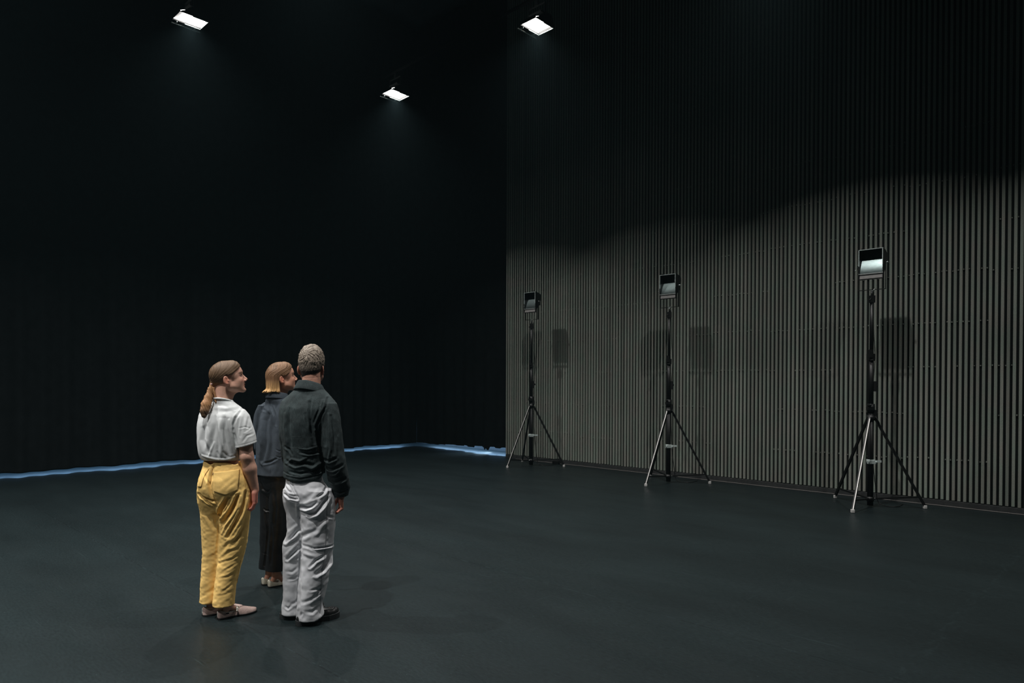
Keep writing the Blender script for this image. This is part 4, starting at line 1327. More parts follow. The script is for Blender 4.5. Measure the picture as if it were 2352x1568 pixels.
    # ---- yellow trousers
    t = Vol(axis((-0.20, 0.20, 0.0042)), axis((-0.20, 0.22, 0.0044)), axis((0.05, 1.06, 0.0044)))
    hip = [(1.036, -.012, .004, .126, .100, 32), (1.00, -.010, .002, .134, .106, 32), (0.95, -.006, -.002, .152, .118, 32), (0.90, -.004, -.004, .168, .128, 32), (0.845, -.002, -.004, .176, .128, 32), (0.79, .002, -.002, .176, .118, 32), (0.75, .004, 0, .172, .104, 32), (.70, .004, 0, .15, .08, 32)]
    t.vloft(hip, 0.0)
    for q in (-1, 1):   # seat
        c = rt * (0.072 * q) + fw * -0.062
        t.ell((c[0] - .002, c[1], 0.870), (0.064, 0.068, 0.090), None, 0.035)
    RL = [(0.84, .075, -.045, .085, .100, 20), (0.76, .070, -.045, .096, .100, 25), (0.70, .062, -.045, .097, .096, 30), (0.60, .056, -.042, .094, .090, 30), (0.50, .050, -.038, .090, .084, 32), (0.40, .036, -.036, .081, .078, 34), (0.30, .018, -.038, .073, .074, 36), (0.20, .0, -.042, .067, .072, 36), (0.06, -.010, -.046, .066, .074, 38)]
    LL = [(0.84, -.085, .04, .080, .095, 30), (0.76, -.078, .045, .090, .096, 30), (0.70, -.066, .05, .090, .092, 30), (0.60, -.062, .055, .088, .086, 30), (0.50, -.062, .058, .084, .080, 32), (0.40, -.066, .060, .076, .076, 34), (0.30, -.076, .062, .070, .072, 36), (0.20, -.086, .064, .066, .070, 36), (0.06, -.092, .066, .066, .072, 38)]
    t.vloft(RL, 0.018); t.vloft(LL, 0.018)
    t.apply(lambda X, Y, Z: Z - 0.088 - 0.10 * (X + 0.02) * 0 - 0.02 * np.sin(X * 30) * 0, (-.3, -.3, 0), (.3, .3, 0.09), 0, 'sub')
    t.vloft([(r[0], r[1], r[2], r[3] - .0105, r[4] - .0105, r[5]) for r in RL if r[0] < 0.25], 0.003, 'sub')
    t.vloft([(r[0], r[1], r[2], r[3] - .0105, r[4] - .0105, r[5]) for r in LL if r[0] < 0.25], 0.003, 'sub')
    t.apply(lambda X, Y, Z: 1.032 - 0.016 * np.exp(-((X + .088) / .018) ** 2) - 0.018 * np.exp(-((X - .060) / .032) ** 2) - Z, (-.3, -.3, 1.0), (.3, .3, 1.06), 0, 'sub')
    t.vloft([(1.10, -.012, .004, .120, .094, 32), (1.036, -.012, .004, .119, .093, 32), (0.985, -.010, .002, .112, .086, 32)], 0.003, 'sub')
    V, F = t.mesh(1); V, F = largest(V, F); N = normals(V, F)
    strokes = [
        ([(492, 1068), (485, 1090), (482, 1110), (486, 1130), (493, 1143), (499, 1151)], 0.0077, 0.0120),        # seat seam
        ([(499, 1151), (504, 1165), (505, 1185), (503, 1220), (499, 1270)], 0.0065, 0.0048),
        ([(458, 1131), (464, 1138), (478, 1143), (496, 1148)], 0.0060, 0.0150), ([(466, 1140), (476, 1147), (487, 1154)], 0.0055, 0.0120),
        ([(462, 1146), (475, 1152), (490, 1160)], 0.0065, -0.0030),
        ([(523, 1139), (516, 1152), (509, 1165), (508, 1180)], 0.0105, 0.0220),
        ([(526, 1142), (521, 1158), (513, 1172), (508, 1190)], 0.0055, -0.0100),
        ([(545, 1135), (537, 1155), (528, 1172), (519, 1184), (510, 1200)], 0.0094, 0.0220),
        ([(551, 1137), (545, 1160), (534, 1180), (520, 1200), (510, 1222)], 0.0066, -0.0100),
        ([(564, 1128), (559, 1155), (551, 1175), (538, 1200), (522, 1228)], 0.0094, 0.0180),
        ([(568, 1145), (561, 1172), (549, 1197), (530, 1225)], 0.0078, -0.0048),
        ([(567, 1175), (560, 1205), (546, 1230), (530, 1250)], 0.0099, 0.0100),
        ([(552, 1225), (540, 1235), (524, 1244), (508, 1262)], 0.0098, 0.0045),
        ([(560, 1240), (545, 1255), (525, 1262), (507, 1280)], 0.0084, 0.0040),
        ([(548, 1268), (535, 1278), (515, 1284), (502, 1290)], 0.0070, 0.0035),
        ([(545, 1290), (530, 1297), (512, 1306)], 0.0070, 0.0030), ([(538, 1310), (522, 1318), (505, 1322)], 0.0070, 0.0025), ([(540, 1332), (525, 1342), (510, 1352)], 0.0070, 0.0025),
        ([(535, 1352), (520, 1358), (500, 1360)], 0.0070, 0.0020),
        ([(466, 1175), (478, 1185), (492, 1212)], 0.0104, 0.0036),  
          
        ([(504, 1118), (520, 1105), (536, 1092)], 0.0078, 0.0030), ([(512, 1126), (526, 1112), (545, 1100)], 0.0078, 0.0030), ([(500, 1105), (512, 1098), (530, 1090)], 0.0078, -0.0024),
        ([(470, 1085), (476, 1098), (480, 1110)], 0.0065, 0.0030), ([(474, 1095), (482, 1108), (484, 1116)], 0.0052, 0.0036),
    ]
    g = crease(V, N, strokes, x, z)
    low = np.clip((0.55 - V[:, 2]) / 0.2, 0, 1)
    dg = np.stack([V[:, 0] * 14 + V[:, 2] * 10, V[:, 1] * 14, V[:, 2] * 44 - V[:, 0] * 26], 1)
    g += vnoise(dg, 21) * 0.0022 * (0.3 + low) + vnoise(V * [55, 55, 70], 22) * 0.0012
    # drawn-in side seam and waistband edge
    V = V + N * g[:, None]
    ym = simple("yellow_denim", (0.92, 0.615, 0.205), 0.85, 0, 0.25, noise=0.06, nscale=55, bump=0.10, bscale=600)
    yd = simple("yellow_thread", (0.42, 0.23, 0.05), 0.8)
    tr = mesh_obj("trousers", V, F, ym, body)
    bv = bvh_of(V, F)
    X_, Z_ = x, z
    pt = lambda L_: [(X_(a), Z_(b)) for a, b in L_]
    patch("back_pocket", bv, (pt([(492, 1082), (491, 1100), (493, 1124)]), pt([(550, 1077), (548, 1100), (545, 1122)])), ym, tr, off=0.0022, n=16, thick=0.0035,
          loft=lambda q: -0.026 * (1 - abs(2 * q - 0.95)))
    patch("back_pocket", bv, (pt([(470, 1088), (460, 1100), (456.5, 1116)]), pt([(482, 1074), (470, 1092), (463.5, 1116)])), ym, tr, off=0.0022, n=12, thick=0.0035)
    for pl in ([(494, 1086), (549.5, 1080)], [(496, 1124), (515, 1132), (546, 1122)], [(547.5, 1082), (545.5, 1105), (543, 1122)],
               [(492, 1066), (488, 1075), (485.5, 1090), (485, 1106)], [(560, 1090), (563, 1120), (565, 1150)], [(463.5, 1116), (470, 1092), (482, 1074)],
               [(552, 1285), (546, 1320), (540, 1384)], [(456.8, 1116), (463.5, 1116)]):
        seam("seam", bv, pt(pl), yd, tr, r=0.0009, off=0.0006 if pl[0][0] > 555 else 0.0024)
    bl = MB(); p = project(bv, X_(491), Z_(1083), 0.004)
    q_ = project(bv, X_(490.3), Z_(1088), 0.004)
    if p and q_: bl.tube(p, q_, 0.002, n=6); tag(bl.build("pocket_tab", simple("dark_tab", (0.06, 0.03, 0.02), 0.7), tr), "small dark tab")
    # ---- shoes: pale mesh flats with a strap
    mesh_m = simple("pale_mesh", (0.50, 0.37, 0.33), 0.85, 0, 0.2, noise=0.18, nscale=260)
    trim_m = simple("cream_trim", (0.70, 0.68, 0.60), 0.6)
    for side, heel in ((1, (-0.045, -0.066)), (-1, (-0.137, 0.040))):
        v, o, f, r = shoe_vol(heel, 73, 0.255, 0.040, [(0, .052), (.06, .055), (.3, .052), (.5, .050), (.65, .050), (.85, .032), (1, .020)], 0.008, None, side)
        # open throat
        c0 = o + f * 0.075
        v.ell((c0[0], c0[1], 0.066), (0.062, 0.029, 0.032), frame(73 - 90), 0.004, 'sub')
        V, F = v.mesh(1)
        up = mesh_obj("shoe", V, F, mesh_m, body)
        up["label"] = "pale pink mesh flat shoe with cream trim and a buckled strap"
        sole_mesh(o, f, r, 0.255, 0.040, side, 0.004, 0.012, "sole", M['black_matte'], up)
        sole_mesh(o, f, r, 0.255, 0.041, side, 0.0, 0.010, "heel_block", M['black_matte'], up, s1=0.22)
        bvs = bvh_of(V, F)
        # trim round the throat, strap and heel seam
        tm_ = MB()
        pts = []
        for a in np.linspace(0, 2 * math.pi, 29):
            q = c0 + f * (0.063 * math.cos(a)) + r * (0.030 * math.sin(a))
            hit, n_, i_, d_ = bvs.find_nearest(Vector((q[0], q[1], 0.053)))
            pts.append(tuple(hit + Vector((0, 0, 0.001))))
        tm_.path(pts, 0.0026, 6)
        hb = o - f * 0.0005
        tm_.build("trim", trim_m, up)
        hs_ = MB(); hs_.path([(hb[0], hb[1], zz) for zz in (0.012, 0.025, 0.04, 0.054)], 0.0032, 6); hs_.build("heel_seam", trim_m, up)
        sp = MB(); pts = []
        for a in np.linspace(-1, 1, 13):
            q = o + f * (0.118 - 0.008 * a * a) + r * (0.039 * math.sin(a * 1.35))
            pts.append((q[0], q[1], 0.030 + 0.036 * math.cos(a * 1.25)))
        sp.path(pts, 0.0045, 6); sp.build("strap", trim_m, up)
        bk = MB(); q = o + f * 0.115 + r * (0.030 * 1)
        bk.box(q[0] - .006, q[0] + .006, q[1] - .006, q[1] + .002, .040, .062); bk.build("buckle", trim_m, up)
        if side == 1:
            tg = MB(); q = o + f * 0.055 + r * 0.0285
            mt = Matrix.Translation((q[0], q[1], 0.043)) @ Matrix.Rotation(-math.radians(73 - 90), 4, 'Z')
            tg.box(-0.009, 0.009, -0.002, 0.001, -0.010, -0.002, mt); tag(tg.build("side_tag", M['black_matte'], up), "small black tag")
    return body
build_woman_yellow()

# ------------------------------------------------------------------ man in the dark jacket and pale trousers
def build_man():
    P = Person(715, 4.45); x, z = P.x, P.z
    rt, fw = rot2(28)
    head = Head((0.002, 0.040, 1.643), 12, 9, (1.00, 1.00, 1.04), male=True); head.brow = (0.12, 0.10, 0.08)
    SK = (0.52, 0.28, 0.20)
    v = Vol(axis((-0.25, 0.28, 0.0036)), axis((-0.24, 0.32, 0.0040)),
            axis((0.0, 0.14, 0.008), (0.14, 0.70, 0.015), (0.70, 0.92, 0.0032), (0.92, 1.48, 0.008), (1.48, 1.84, 0.0030)))
    tor = [(0.80, -.01, .0, .10, .07, 32), (0.95, -.03, .0, .095, .07, 30), (1.15, -.04, .0, .13, .09, 28), (1.35, -.02, 0, .145, .095, 28),
           (1.42, -.01, 0, .125, .075, 28), (1.46, -.005, 0, .08, .055, 28), (1.50, 0, 0, .055, .05, 28)]
    v.vloft(tor, 0.02)
    v.cone((0.0, -0.010, 1.48), (0.0, 0.002, 1.64), 0.060, 0.057, 0.02)
    v.cone((0.01, 0.03, 1.50), (0.012, 0.045, 1.58), 0.045, 0.045, 0.02)
    head.build(v)
    sh = np.array((0.115, -0.075, 1.36)); el = np.array((0.150, -0.090, 1.12)); wr = np.array((x(783), -0.045, z(1140)))
    v.cone(sh, el, 0.042, 0.040, 0.02); v.cone(el, wr, 0.040, 0.028, 0.02)
    hand(v, wr, (0.03, 0.03, -1), (-0.88, -0.10, -0.2), (0.30, 0.95, 0.0), 1.0, curl=(38, 42, 28))
    sl = np.array((-0.138, 0.07, 1.36)); el2 = np.array((-0.150, 0.13, 1.13)); wr2 = np.array((-0.10, 0.24, 0.93))
    v.cone(sl, el2, 0.042, 0.040, 0.02); v.cone(el2, wr2, 0.040, 0.028, 0.02)
    hand(v, wr2, (0.06, 0.06, -1), (0.88, -0.30, 0), (0.40, 0.85, 0.0), 1.0, curl=(25, 30, 20))
    for hip, kn, an, heel, yw in (((0.035, -.035, .82), (0.035, -.05, .48), (-0.025, -0.06, .10), (-0.087, -0.086), 65), ((-.055, .035, .82), (-.09, .07, .48), (-0.125, 0.105, .10), (-0.189, 0.077), 65)):
        v.cone(hip, kn, 0.062, 0.048, 0.02); v.cone(kn, an, 0.048, 0.034, 0.02)
        o_, f_, r_ = foot_frame(heel, yw)
        a0 = o_ + f_ * 0.05; a0[2] = 0.06; a1 = o_ + f_ * 0.14; a1[2] = 0.058; a2 = o_ + f_ * 0.22; a2[2] = 0.052
        v.cone(an, a0, 0.034, 0.028, 0.02); v.cone(an, a1, 0.032, 0.026, 0.02); v.cone(a1, a2, 0.026, 0.018, 0.02)
    V, F = v.mesh(1); V, F = largest(V, F)
    # creases across the neck
    N = normals(V, F)
    nk = (V[:, 2] < 1.60) & (V[:, 2] > 1.5) & (V[:, 1] < 0.02)
    V = V - N * (np.where(nk, 0.0008 * np.exp(-((V[:, 2] - 1.583 - 0.1 * V[:, 0]) / 0.003) ** 2), 0))[:, None]
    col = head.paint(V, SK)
    hm = np.clip((0.86 - V[:, 2]) / 0.05, 0, 1) * (V[:, 2] > 0.6)
    col *= (1 - hm[:, None] * np.array([0.0, 0.2, 0.2]))
    body = mesh_obj("person", V, F, skin_mat, col=col)
    P.place(body)
    tag(body, "man with short grey hair, dark denim jacket and pale grey trousers, back to the camera", "person")
    # hair
    h = Vol(axis((-0.13, 0.13, 0.0026)), axis((-0.13, 0.18, 0.0030)), axis((1.54, 1.85, 0.0026)))
    R = head.R
    h.ell(head.w((0, 0.000, 0.042)), np.array((0.0825, 0.104, 0.102)) * head.s, R, 0.004)
    h.ell(head.w((0, 0.015, 0.085)), np.array((0.070, 0.080, 0.068)) * head.s, R, 0.02)
    h.cone(head.w((0, -0.060, 0.0)), head.w((0, -0.058, -0.052)), 0.048, 0.038, 0.02, flat=R[:, 0], fs=1.25)
    Yk = np.array([-0.14, -0.11, -0.09, -0.072, -0.062, -0.046, -0.030, -0.010, 0.002, 0.020, 0.045, 0.07, 0.09, 0.13])
    Zk = np.array([-0.088, -0.088, -0.086, -0.078, -0.062, 0.000, 0.030, 0.024, -0.006, 0.004, 0.04, 0.070, 0.085, 0.10])
    def face(X, Y, Z):
        Q = [(X - head.c[0]), (Y - head.c[1]), (Z - head.c[2])]
        yy = (Q[0] * R[0, 1] + Q[1] * R[1, 1] + Q[2] * R[2, 1]) / head.s[1]; zz = (Q[0] * R[0, 2] + Q[1] * R[1, 2] + Q[2] * R[2, 2]) / head.s[2]
        return (zz - np.interp(yy, Yk, Zk)) * 0.6
    h.apply(face, (-0.3, -0.3, 1.4), (0.3, 0.3, 1.9), 0.004, 'sub')
    V, F = h.mesh(0); V, F = largest(V, F); N = normals(V, F)
    Q = head.inv(V)
    # whorl at the crown: tufts spiral out of it
    wc = np.array((-0.012, -0.080, 0.100)); wn = wc / np.linalg.norm(wc)
    a1 = np.cross(wn, (0, 0, 1)); a1 /= np.linalg.norm(a1); a2 = np.cross(wn, a1)
    D = Q / np.linalg.norm(Q, axis=1, keepdims=True)
    th = np.arccos(np.clip(D @ wn, -1, 1)); an = np.arctan2(D @ a2, D @ a1)
    sp = an - 1.5 * np.exp(-th * 1.3)
    tuft = vnoise(np.stack([np.cos(sp) * 5.5, np.sin(sp) * 5.5, th * 4.2], 1), 31)
    fine = vnoise(np.stack([np.cos(sp) * 17, np.sin(sp) * 17, th * 7.0], 1), 32)
    long_ = np.clip((Q[:, 2] - 0.00) / 0.06, 0.12, 1)
    spike = vnoise(np.stack([np.cos(sp) * 11, np.sin(sp) * 11, th * 9.0], 1), 34)
    g = (np.abs(tuft) * 0.006 - 0.002 + fine * 0.0024 + np.clip(spike - 0.3, 0, 1) * 0.007) * long_ + vnoise(V * 220, 33) * 0.0008
    V = V + N * g[:, None]
    hc = np.array((0.27, 0.225, 0.178))[None, :] * np.clip(0.92 + 0.5 * (np.abs(tuft) - 0.25) + 0.25 * fine, 0.6, 1.5)[:, None]
    nape = np.clip((0.065 - Q[:, 2]) / 0.07, 0, 1)[:, None]  # darker hair low on the head, with shade there painted in too
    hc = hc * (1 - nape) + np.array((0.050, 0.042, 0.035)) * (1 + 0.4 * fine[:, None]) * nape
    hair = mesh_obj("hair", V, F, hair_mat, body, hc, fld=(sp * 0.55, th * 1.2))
    # ---- jacket
    s = Vol(axis((-0.25, 0.28, 0.0044)), axis((-0.20, 0.25, 0.0044)), axis((0.80, 1.58, 0.0044)))
    st = [(0.915, -.043, .0, .132, .106, 28), (0.94, -.043, 0, .136, .110, 28), (1.0, -.042, 0, .136, .110, 28), (1.10, -.043, 0, .140, .112, 28), (1.20, -.042, 0, .150, .118, 28), (1.30, -.034, 0, .172, .124, 28), (1.38, -.024, 0, .184, .122, 28),
          (1.42, -.018, 0, .178, .110, 28), (1.455, -.014, 0, .154, .096, 28), (1.485, -.012, 0, .122, .082, 28), (1.51, -.010, 0, .094, .074, 28), (1.53, -.010, 0, .078, .070, 28)]
    s.vloft(st, 0.0)
    s.cone((0.03, -0.02, 1.415), (0.105, -0.065, 1.388), 0.062, 0.058, 0.03)
    s.cone((-0.07, 0.03, 1.435), (-0.130, 0.055, 1.405), 0.058, 0.055, 0.03)
    SR = [(1.42, .108, -.068, .050, .060, 15), (1.36, .120, -.078, .056, .070, 15), (1.30, .126, -.082, .060, .074, 15), (1.20, .130, -.086, .066, .078, 15), (1.10, .140, -.086, .066, .078, 15), (1.0, .158, -.078, .068, .074, 12), (0.93, .172, -.066, .068, .068, 10), (0.875, .184, -.056, .063, .058, 10), (0.845, .186, -.050, .054, .050, 10), (0.80, .184, -.046, .046, .044, 10)]
    s.vloft(SR, 0.012)
    SL = [(1.43, -.135, .062, .050, .058, 20), (1.35, -.143, .075, .055, .066, 20), (1.2, -.142, .10, .060, .068, 20), (1.10, -.135, .13, .060, .066, 20), (1.0, -.120, .18, .055, .062, 20), (0.93, -.105, .22, .05, .055, 20)]
    s.vloft(SL, 0.012)
    s.apply(lambda X, Y, Z: Z - (0.805 + 0.12 * (X - .15)), (.05, -.3, .7), (.4, .3, .85), 0, 'sub')
    s.vloft([(0.78, .184, -.046, .040, .038, 10), (0.83, .186, -.049, .042, .040, 10)], 0.003, 'sub')
    s.vloft([(0.88, -.043, 0, .126, .100, 28), (0.94, -.043, 0, .124, .098, 28)], 0.003, 'sub')
    # hem line: lower at the back, drawn up at the right side
    def hem(X, Y, Z):
        zh = np.interp(X, [-0.20, -0.168, -0.13, -0.07, 0.0, 0.05, 0.075], [0.945, 0.940, 0.925, 0.918, 0.924, 0.935, 0.965])
        return np.maximum(Z - zh, (X - 0.088))
    s.apply(hem, (-.25, -.25, .85), (.09, .25, .97), 0.003, 'sub')
    V, F = s.mesh(1); V, F = largest(V, F); N = normals(V, F)
    strokes = [
        ([(752, 915), (747, 935), (735, 958), (727, 975), (728, 995)], .006, .010), ([(728, 990), (732, 1020), (740, 1060), (743, 1095)], .008, .016),
        ([(712, 925), (713, 950), (716, 985), (722, 1015)], .009, .010), ([(703, 950), (708, 975), (716, 1000)], .007, .006),
        ([(720, 915), (716, 940), (714, 960)], .006, -.004), ([(740, 920), (734, 945), (724, 965)], .006, -.005),
        ([(735, 935), (727, 955), (720, 972)], .006, .005),
        ([(668, 940), (664, 975), (667, 1015), (664, 1045)], .009, .006), ([(657, 950), (654, 985), (658, 1020)], .006, -.005),
        ([(660, 1062), (672, 1052), (690, 1056), (705, 1048)], .007, -.008), ([(662, 1058), (680, 1065), (700, 1060), (720, 1066)], .009, .015),
        ([(690, 1036), (710, 1040), (735, 1036)], .006, .010), ([(688, 1028), (706, 1030), (728, 1024)], .005, -.006),
        ([(700, 1068), (715, 1074), (738, 1060)], .008, -.009), ([(668, 1080), (690, 1084), (715, 1080)], .007, .009), ([(660, 1088), (690, 1092), (738, 1084)], .005, -.005),
        ([(655, 1025), (665, 1030), (672, 1042)], .006, .007),
        ([(752, 950), (755, 990), (758, 1030), (752, 1060)], .006, -.008), ([(746, 945), (747, 985), (748, 1020)], .008, .010), ([(760, 955), (766, 1000), (766, 1040)], .008, .010),
        ([(742, 1052), (755, 1056), (770, 1050)], .007, .010), ([(745, 1072), (762, 1076), (785, 1066)], .008, .008), ([(750, 1100), (768, 1106), (792, 1098)], .009, .010),
        ([(757, 1090), (770, 1088), (780, 1078)], .006, -.006), ([(768, 1128), (782, 1132), (796, 1126)], .006, .007),
    ]
    g = crease(V, N, strokes, x, z)
    g += vnoise(V * [20, 20, 14], 41) * 0.0035 + vnoise(V * [48, 48, 34], 42) * 0.0016
    band_z = np.interp(V[:, 0], [-0.20, -0.168, -0.13, -0.07, 0.0, 0.05, 0.075], [0.945, 0.940, 0.925, 0.918, 0.924, 0.935, 0.965]) + 0.038
    g += np.where((V[:, 0] < 0.085) & (V[:, 1] < 0.05), -0.003 * np.exp(-((V[:, 2] - band_z) / 0.004) ** 2) + 0.0018 * (V[:, 2] < band_z), 0)
    V = V + N * g[:, None]
    jm = denim("dark_denim")
    jk = mesh_obj("jacket", V, F, jm, body)
    bv = bvh_of(V, F)
    pt = lambda L_: [(x(a), z(b)) for a, b in L_]
    st_m = simple("denim_edge", (0.055, 0.070, 0.070), 0.85)
    for pl in ([(671, 1001), (697, 1001)], [(666, 1026), (675, 1027), (700, 1023)], [(662, 948), (690, 951), (728, 946)]):
        pass
    for pl in ([(750, 916), (744, 938), (733, 958), (728, 970)], [(768, 920), (771, 930), (773, 938)], [(671, 1001), (697, 1001)], [(667, 1026), (676, 1027), (700, 1023)]):
        seam("seam", bv, pt(pl), st_m, jk, r=0.0009, off=0.0001)
    # collar: stand and fall
    c = Vol(axis((-0.14, 0.12, 0.003)), axis((-0.12, 0.16, 0.0032)), axis((1.46, 1.60, 0.0028)))
    cs = [(1.485, -.008, .006, .104, .094, 20), (1.498, -.008, .006, .101, .091, 20), (1.530, -.006, .008, .088, .082, 20), (1.545, -.006, .008, .080, .075, 20), (1.550, -.006, .008, .075, .070, 20)]
    c.vloft(cs, 0.0, shear=(0.22, 0.22))
    c.vloft([(1.44, -.006, .008, .073, .068, 20), (1.65, -.006, .010, .072, .066, 20)], 0.002, 'sub')
    V, F = c.mesh(1); V, F = largest(V, F); N = normals(V, F)
    V = V + N * (vnoise(V * 30, 44) * 0.002)[:, None]
    mesh_obj("collar", V, F, jm, jk)
    # ---- trousers
    t = Vol(axis((-0.24, 0.22, 0.0044)), axis((-0.24, 0.26, 0.0046)), axis((0.0, 1.02, 0.0046)))
    hip = [(1.0, -.04, .0, .122, .096, 34), (0.95, -.044, .0, .118, .092, 34), (0.91, -.040, -.0, .126, .098, 34), (0.84, -.022, -.004, .154, .118, 34), (0.79, -.012, -.004, .168, .120, 34), (0.745, -.006, 0, .166, .104, 34), (.69, -.004, 0, .14, .08, 34)]
    t.vloft(hip, 0.0)
    for q in (-1, 1):
        cc = rt * (0.070 * q) + fw * -0.048
        t.ell((cc[0] - .018, cc[1], 0.840), (0.058, 0.062, 0.072), None, 0.035)
    RL = [(0.86, .045, -.05, .085, .100, 20), (0.78, .042, -.05, .105, .106, 25), (0.70, .042, -.05, .112, .106, 28), (0.573, .040, -.05, .108, .100, 30), (0.50, .038, -.052, .104, .096, 30), (0.40, .030, -.055, .100, .090, 30), (0.33, .023, -.056, .096, .088, 30), (0.26, .012, -.056, .093, .086, 30), (0.19, .004, -.056, .089, .084, 30), (0.12, -.008, -.054, .080, .082, 30), (0.08, -.006, -.052, .086, .084, 30), (0.04, -.002, -.052, .090, .086, 30), (0.0, -.004, -.052, .086, .084, 30)]
    LL = [(0.86, -.098, .045, .070, .095, 30), (0.78, -.092, .05, .078, .098, 30), (0.70, -.078, .055, .076, .096, 30), (0.60, -.068, .060, .080, .092, 30), (0.55, -.072, .06, .086, .090, 30), (0.50, -.092, .062, .086, .090, 30), (0.45, -.094, .066, .086, .088, 30), (0.35, -.096, .072, .082, .084, 30), (0.25, -.100, .080, .078, .082, 30), (0.15, -.102, .088, .072, .080, 30), (0.08, -.108, .094, .076, .082, 30), (0.0, -.112, .094, .076, .082, 30)]
    t.vloft(RL, 0.016); t.vloft(LL, 0.016)
    def hems(X, Y, Z):
        # hem rises over the instep (towards the toes)
        s_ = (X * fw[0] + Y * fw[1])
        zr = 0.030 + 0.34 * np.clip((X + 0.06) * 0.9 + (Y + .09) * 0.42 - 0.05, 0, 0.12)
        zl = 0.030 + 0.34 * np.clip((X + 0.17) * 0.9 + (Y - .07) * 0.42 - 0.05, 0, 0.12)
        return Z - np.where(Y + 0.9 * X * -0.9 < 0.075 + 0.0 * X, zr, zl)
    t.apply(hems, (-.3, -.3, 0), (.3, .3, 0.11), 0.002, 'sub')
    t.vloft([(r[0], r[1], r[2], r[3] - .0105, r[4] - .0105, r[5]) for r in RL if r[0] < 0.13], 0.003, 'sub')
    t.vloft([(r[0], r[1], r[2], r[3] - .0105, r[4] - .0105, r[5]) for r in LL if r[0] < 0.16], 0.003, 'sub')
    V, F = t.mesh(1); V, F = largest(V, F); N = normals(V, F)
    strokes = [
        ([(672, 1104), (675, 1118), (682, 1132), (690, 1147)], 0.0081, 0.0060), ([(659, 1105), (668, 1116), (674, 1126)], 0.0081, 0.0054), ([(656, 1115), (664, 1124), (674, 1128)], 0.0068, 0.0048),
        ([(655, 1132), (666, 1139), (684, 1141)], 0.0055, 0.0133), ([(660, 1140), (668, 1143), (674, 1146)], 0.0054, 0.0048), ([(668, 1133), (676, 1134), (684, 1136)], 0.0068, 0.0060),
        ([(688, 1150), (688, 1170), (690, 1210), (692, 1240), (690, 1290), (690, 1330), (687, 1380), (684, 1420)], 0.0074, 0.0072),
        ([(690, 1157), (703, 1159), (715, 1156), (726, 1147)], 0.0094, 0.0209), ([(692, 1166), (706, 1168), (722, 1158)], 0.0081, -0.0072),
        ([(700, 1150), (715, 1144), (730, 1143)], 0.0095, -0.0048),
        ([(712, 1174), (724, 1170), (737, 1157), (750, 1140)], 0.0105, 0.0247), ([(708, 1165), (718, 1158), (730, 1146)], 0.0081, -0.0048),
        ([(716, 1183), (735, 1173), (752, 1152)], 0.0095, -0.0060),
        ([(712, 1116), (726, 1116), (740, 1115)], 0.0095, 0.0042), ([(700, 1142), (715, 1130), (725, 1118)], 0.0108, 0.0036), ([(730, 1135), (742, 1128), (750, 1118)], 0.0077, 0.0133),
        ([(718, 1200), (735, 1190), (750, 1178)], 0.0162, 0.0072), ([(750, 1178), (758, 1182), (766, 1186)], 0.0068, 0.0060), ([(695, 1226), (708, 1218), (722, 1212), (735, 1196)], 0.0135, 0.0072),
        ([(702, 1230), (715, 1216), (728, 1216)], 0.0108, -0.0036),
        ([(657, 1244), (670, 1232), (680, 1222), (689, 1214)], 0.0083, 0.0171), ([(655, 1250), (672, 1238), (690, 1226)], 0.0081, -0.0054), ([(660, 1225), (670, 1216), (688, 1200)], 0.0095, -0.0042),
        ([(722, 1250), (740, 1249), (765, 1249)], 0.0046, 0.0152), ([(694, 1245), (710, 1247), (724, 1253)], 0.0081, 0.0036), ([(698, 1262), (712, 1266), (728, 1268)], 0.0108, -0.0042),
        ([(727, 1308), (740, 1300), (752, 1285), (762, 1262)], 0.0116, 0.0247), ([(738, 1312), (750, 1305), (760, 1288)], 0.0081, -0.0060), ([(712, 1292), (725, 1278), (742, 1270)], 0.0077, 0.0123),
        ([(660, 1284), (672, 1272), (690, 1256)], 0.0077, 0.0133), ([(680, 1282), (688, 1276), (691, 1272)], 0.0068, 0.0048), ([(656, 1275), (668, 1262), (684, 1246)], 0.0081, -0.0042),
        ([(660, 1312), (672, 1312), (686, 1300)], 0.0081, 0.0036), ([(662, 1330), (676, 1328), (688, 1320)], 0.0068, 0.0030), ([(714, 1344), (724, 1342), (734, 1344)], 0.0068, 0.0048),
        ([(722, 1360), (730, 1352), (738, 1340)], 0.0081, 0.0054), ([(696, 1372), (712, 1366), (730, 1358)], 0.0095, 0.0048), ([(718, 1380), (728, 1374), (735, 1368)], 0.0095, 0.0060), ([(705, 1392), (718, 1394), (730, 1384)], 0.0095, 0.0048),
        ([(656, 1395), (662, 1398), (668, 1393)], 0.0068, 0.0060), ([(668, 1390), (680, 1384), (686, 1376)], 0.0095, 0.0042), ([(690, 1405), (692, 1400), (694, 1396)], 0.0068, 0.0036),
        ([(745, 1330), (750, 1326), (755, 1322)], 0.0081, 0.0060), ([(735, 1318), (741, 1316), (746, 1314)], 0.0054, 0.0042),
        ([(728, 1340), (734, 1337), (738, 1334)], 0.0041, 0.0036), ([(728, 1350), (734, 1347), (737, 1344)], 0.0041, 0.0036), ([(727, 1360), (733, 1357), (737, 1354)], 0.0041, 0.0036),
    ]
    g = crease(V, N, strokes, x, z)
    g += vnoise(V * [20, 20, 26], 51) * 0.0030 + vnoise(V * [50, 50, 50], 52) * 0.0010
    V = V + N * g[:, None]
    gm = simple("pale_twill", (0.60, 0.615, 0.635), 0.72, 0, 0.3, noise=0.03, nscale=40, bump=0.1, bscale=600)
    tr = mesh_obj("trousers", V, F, gm, body)
    bv = bvh_of(V, F)
    dk = simple("seam_thread", (0.16, 0.165, 0.17), 0.8)
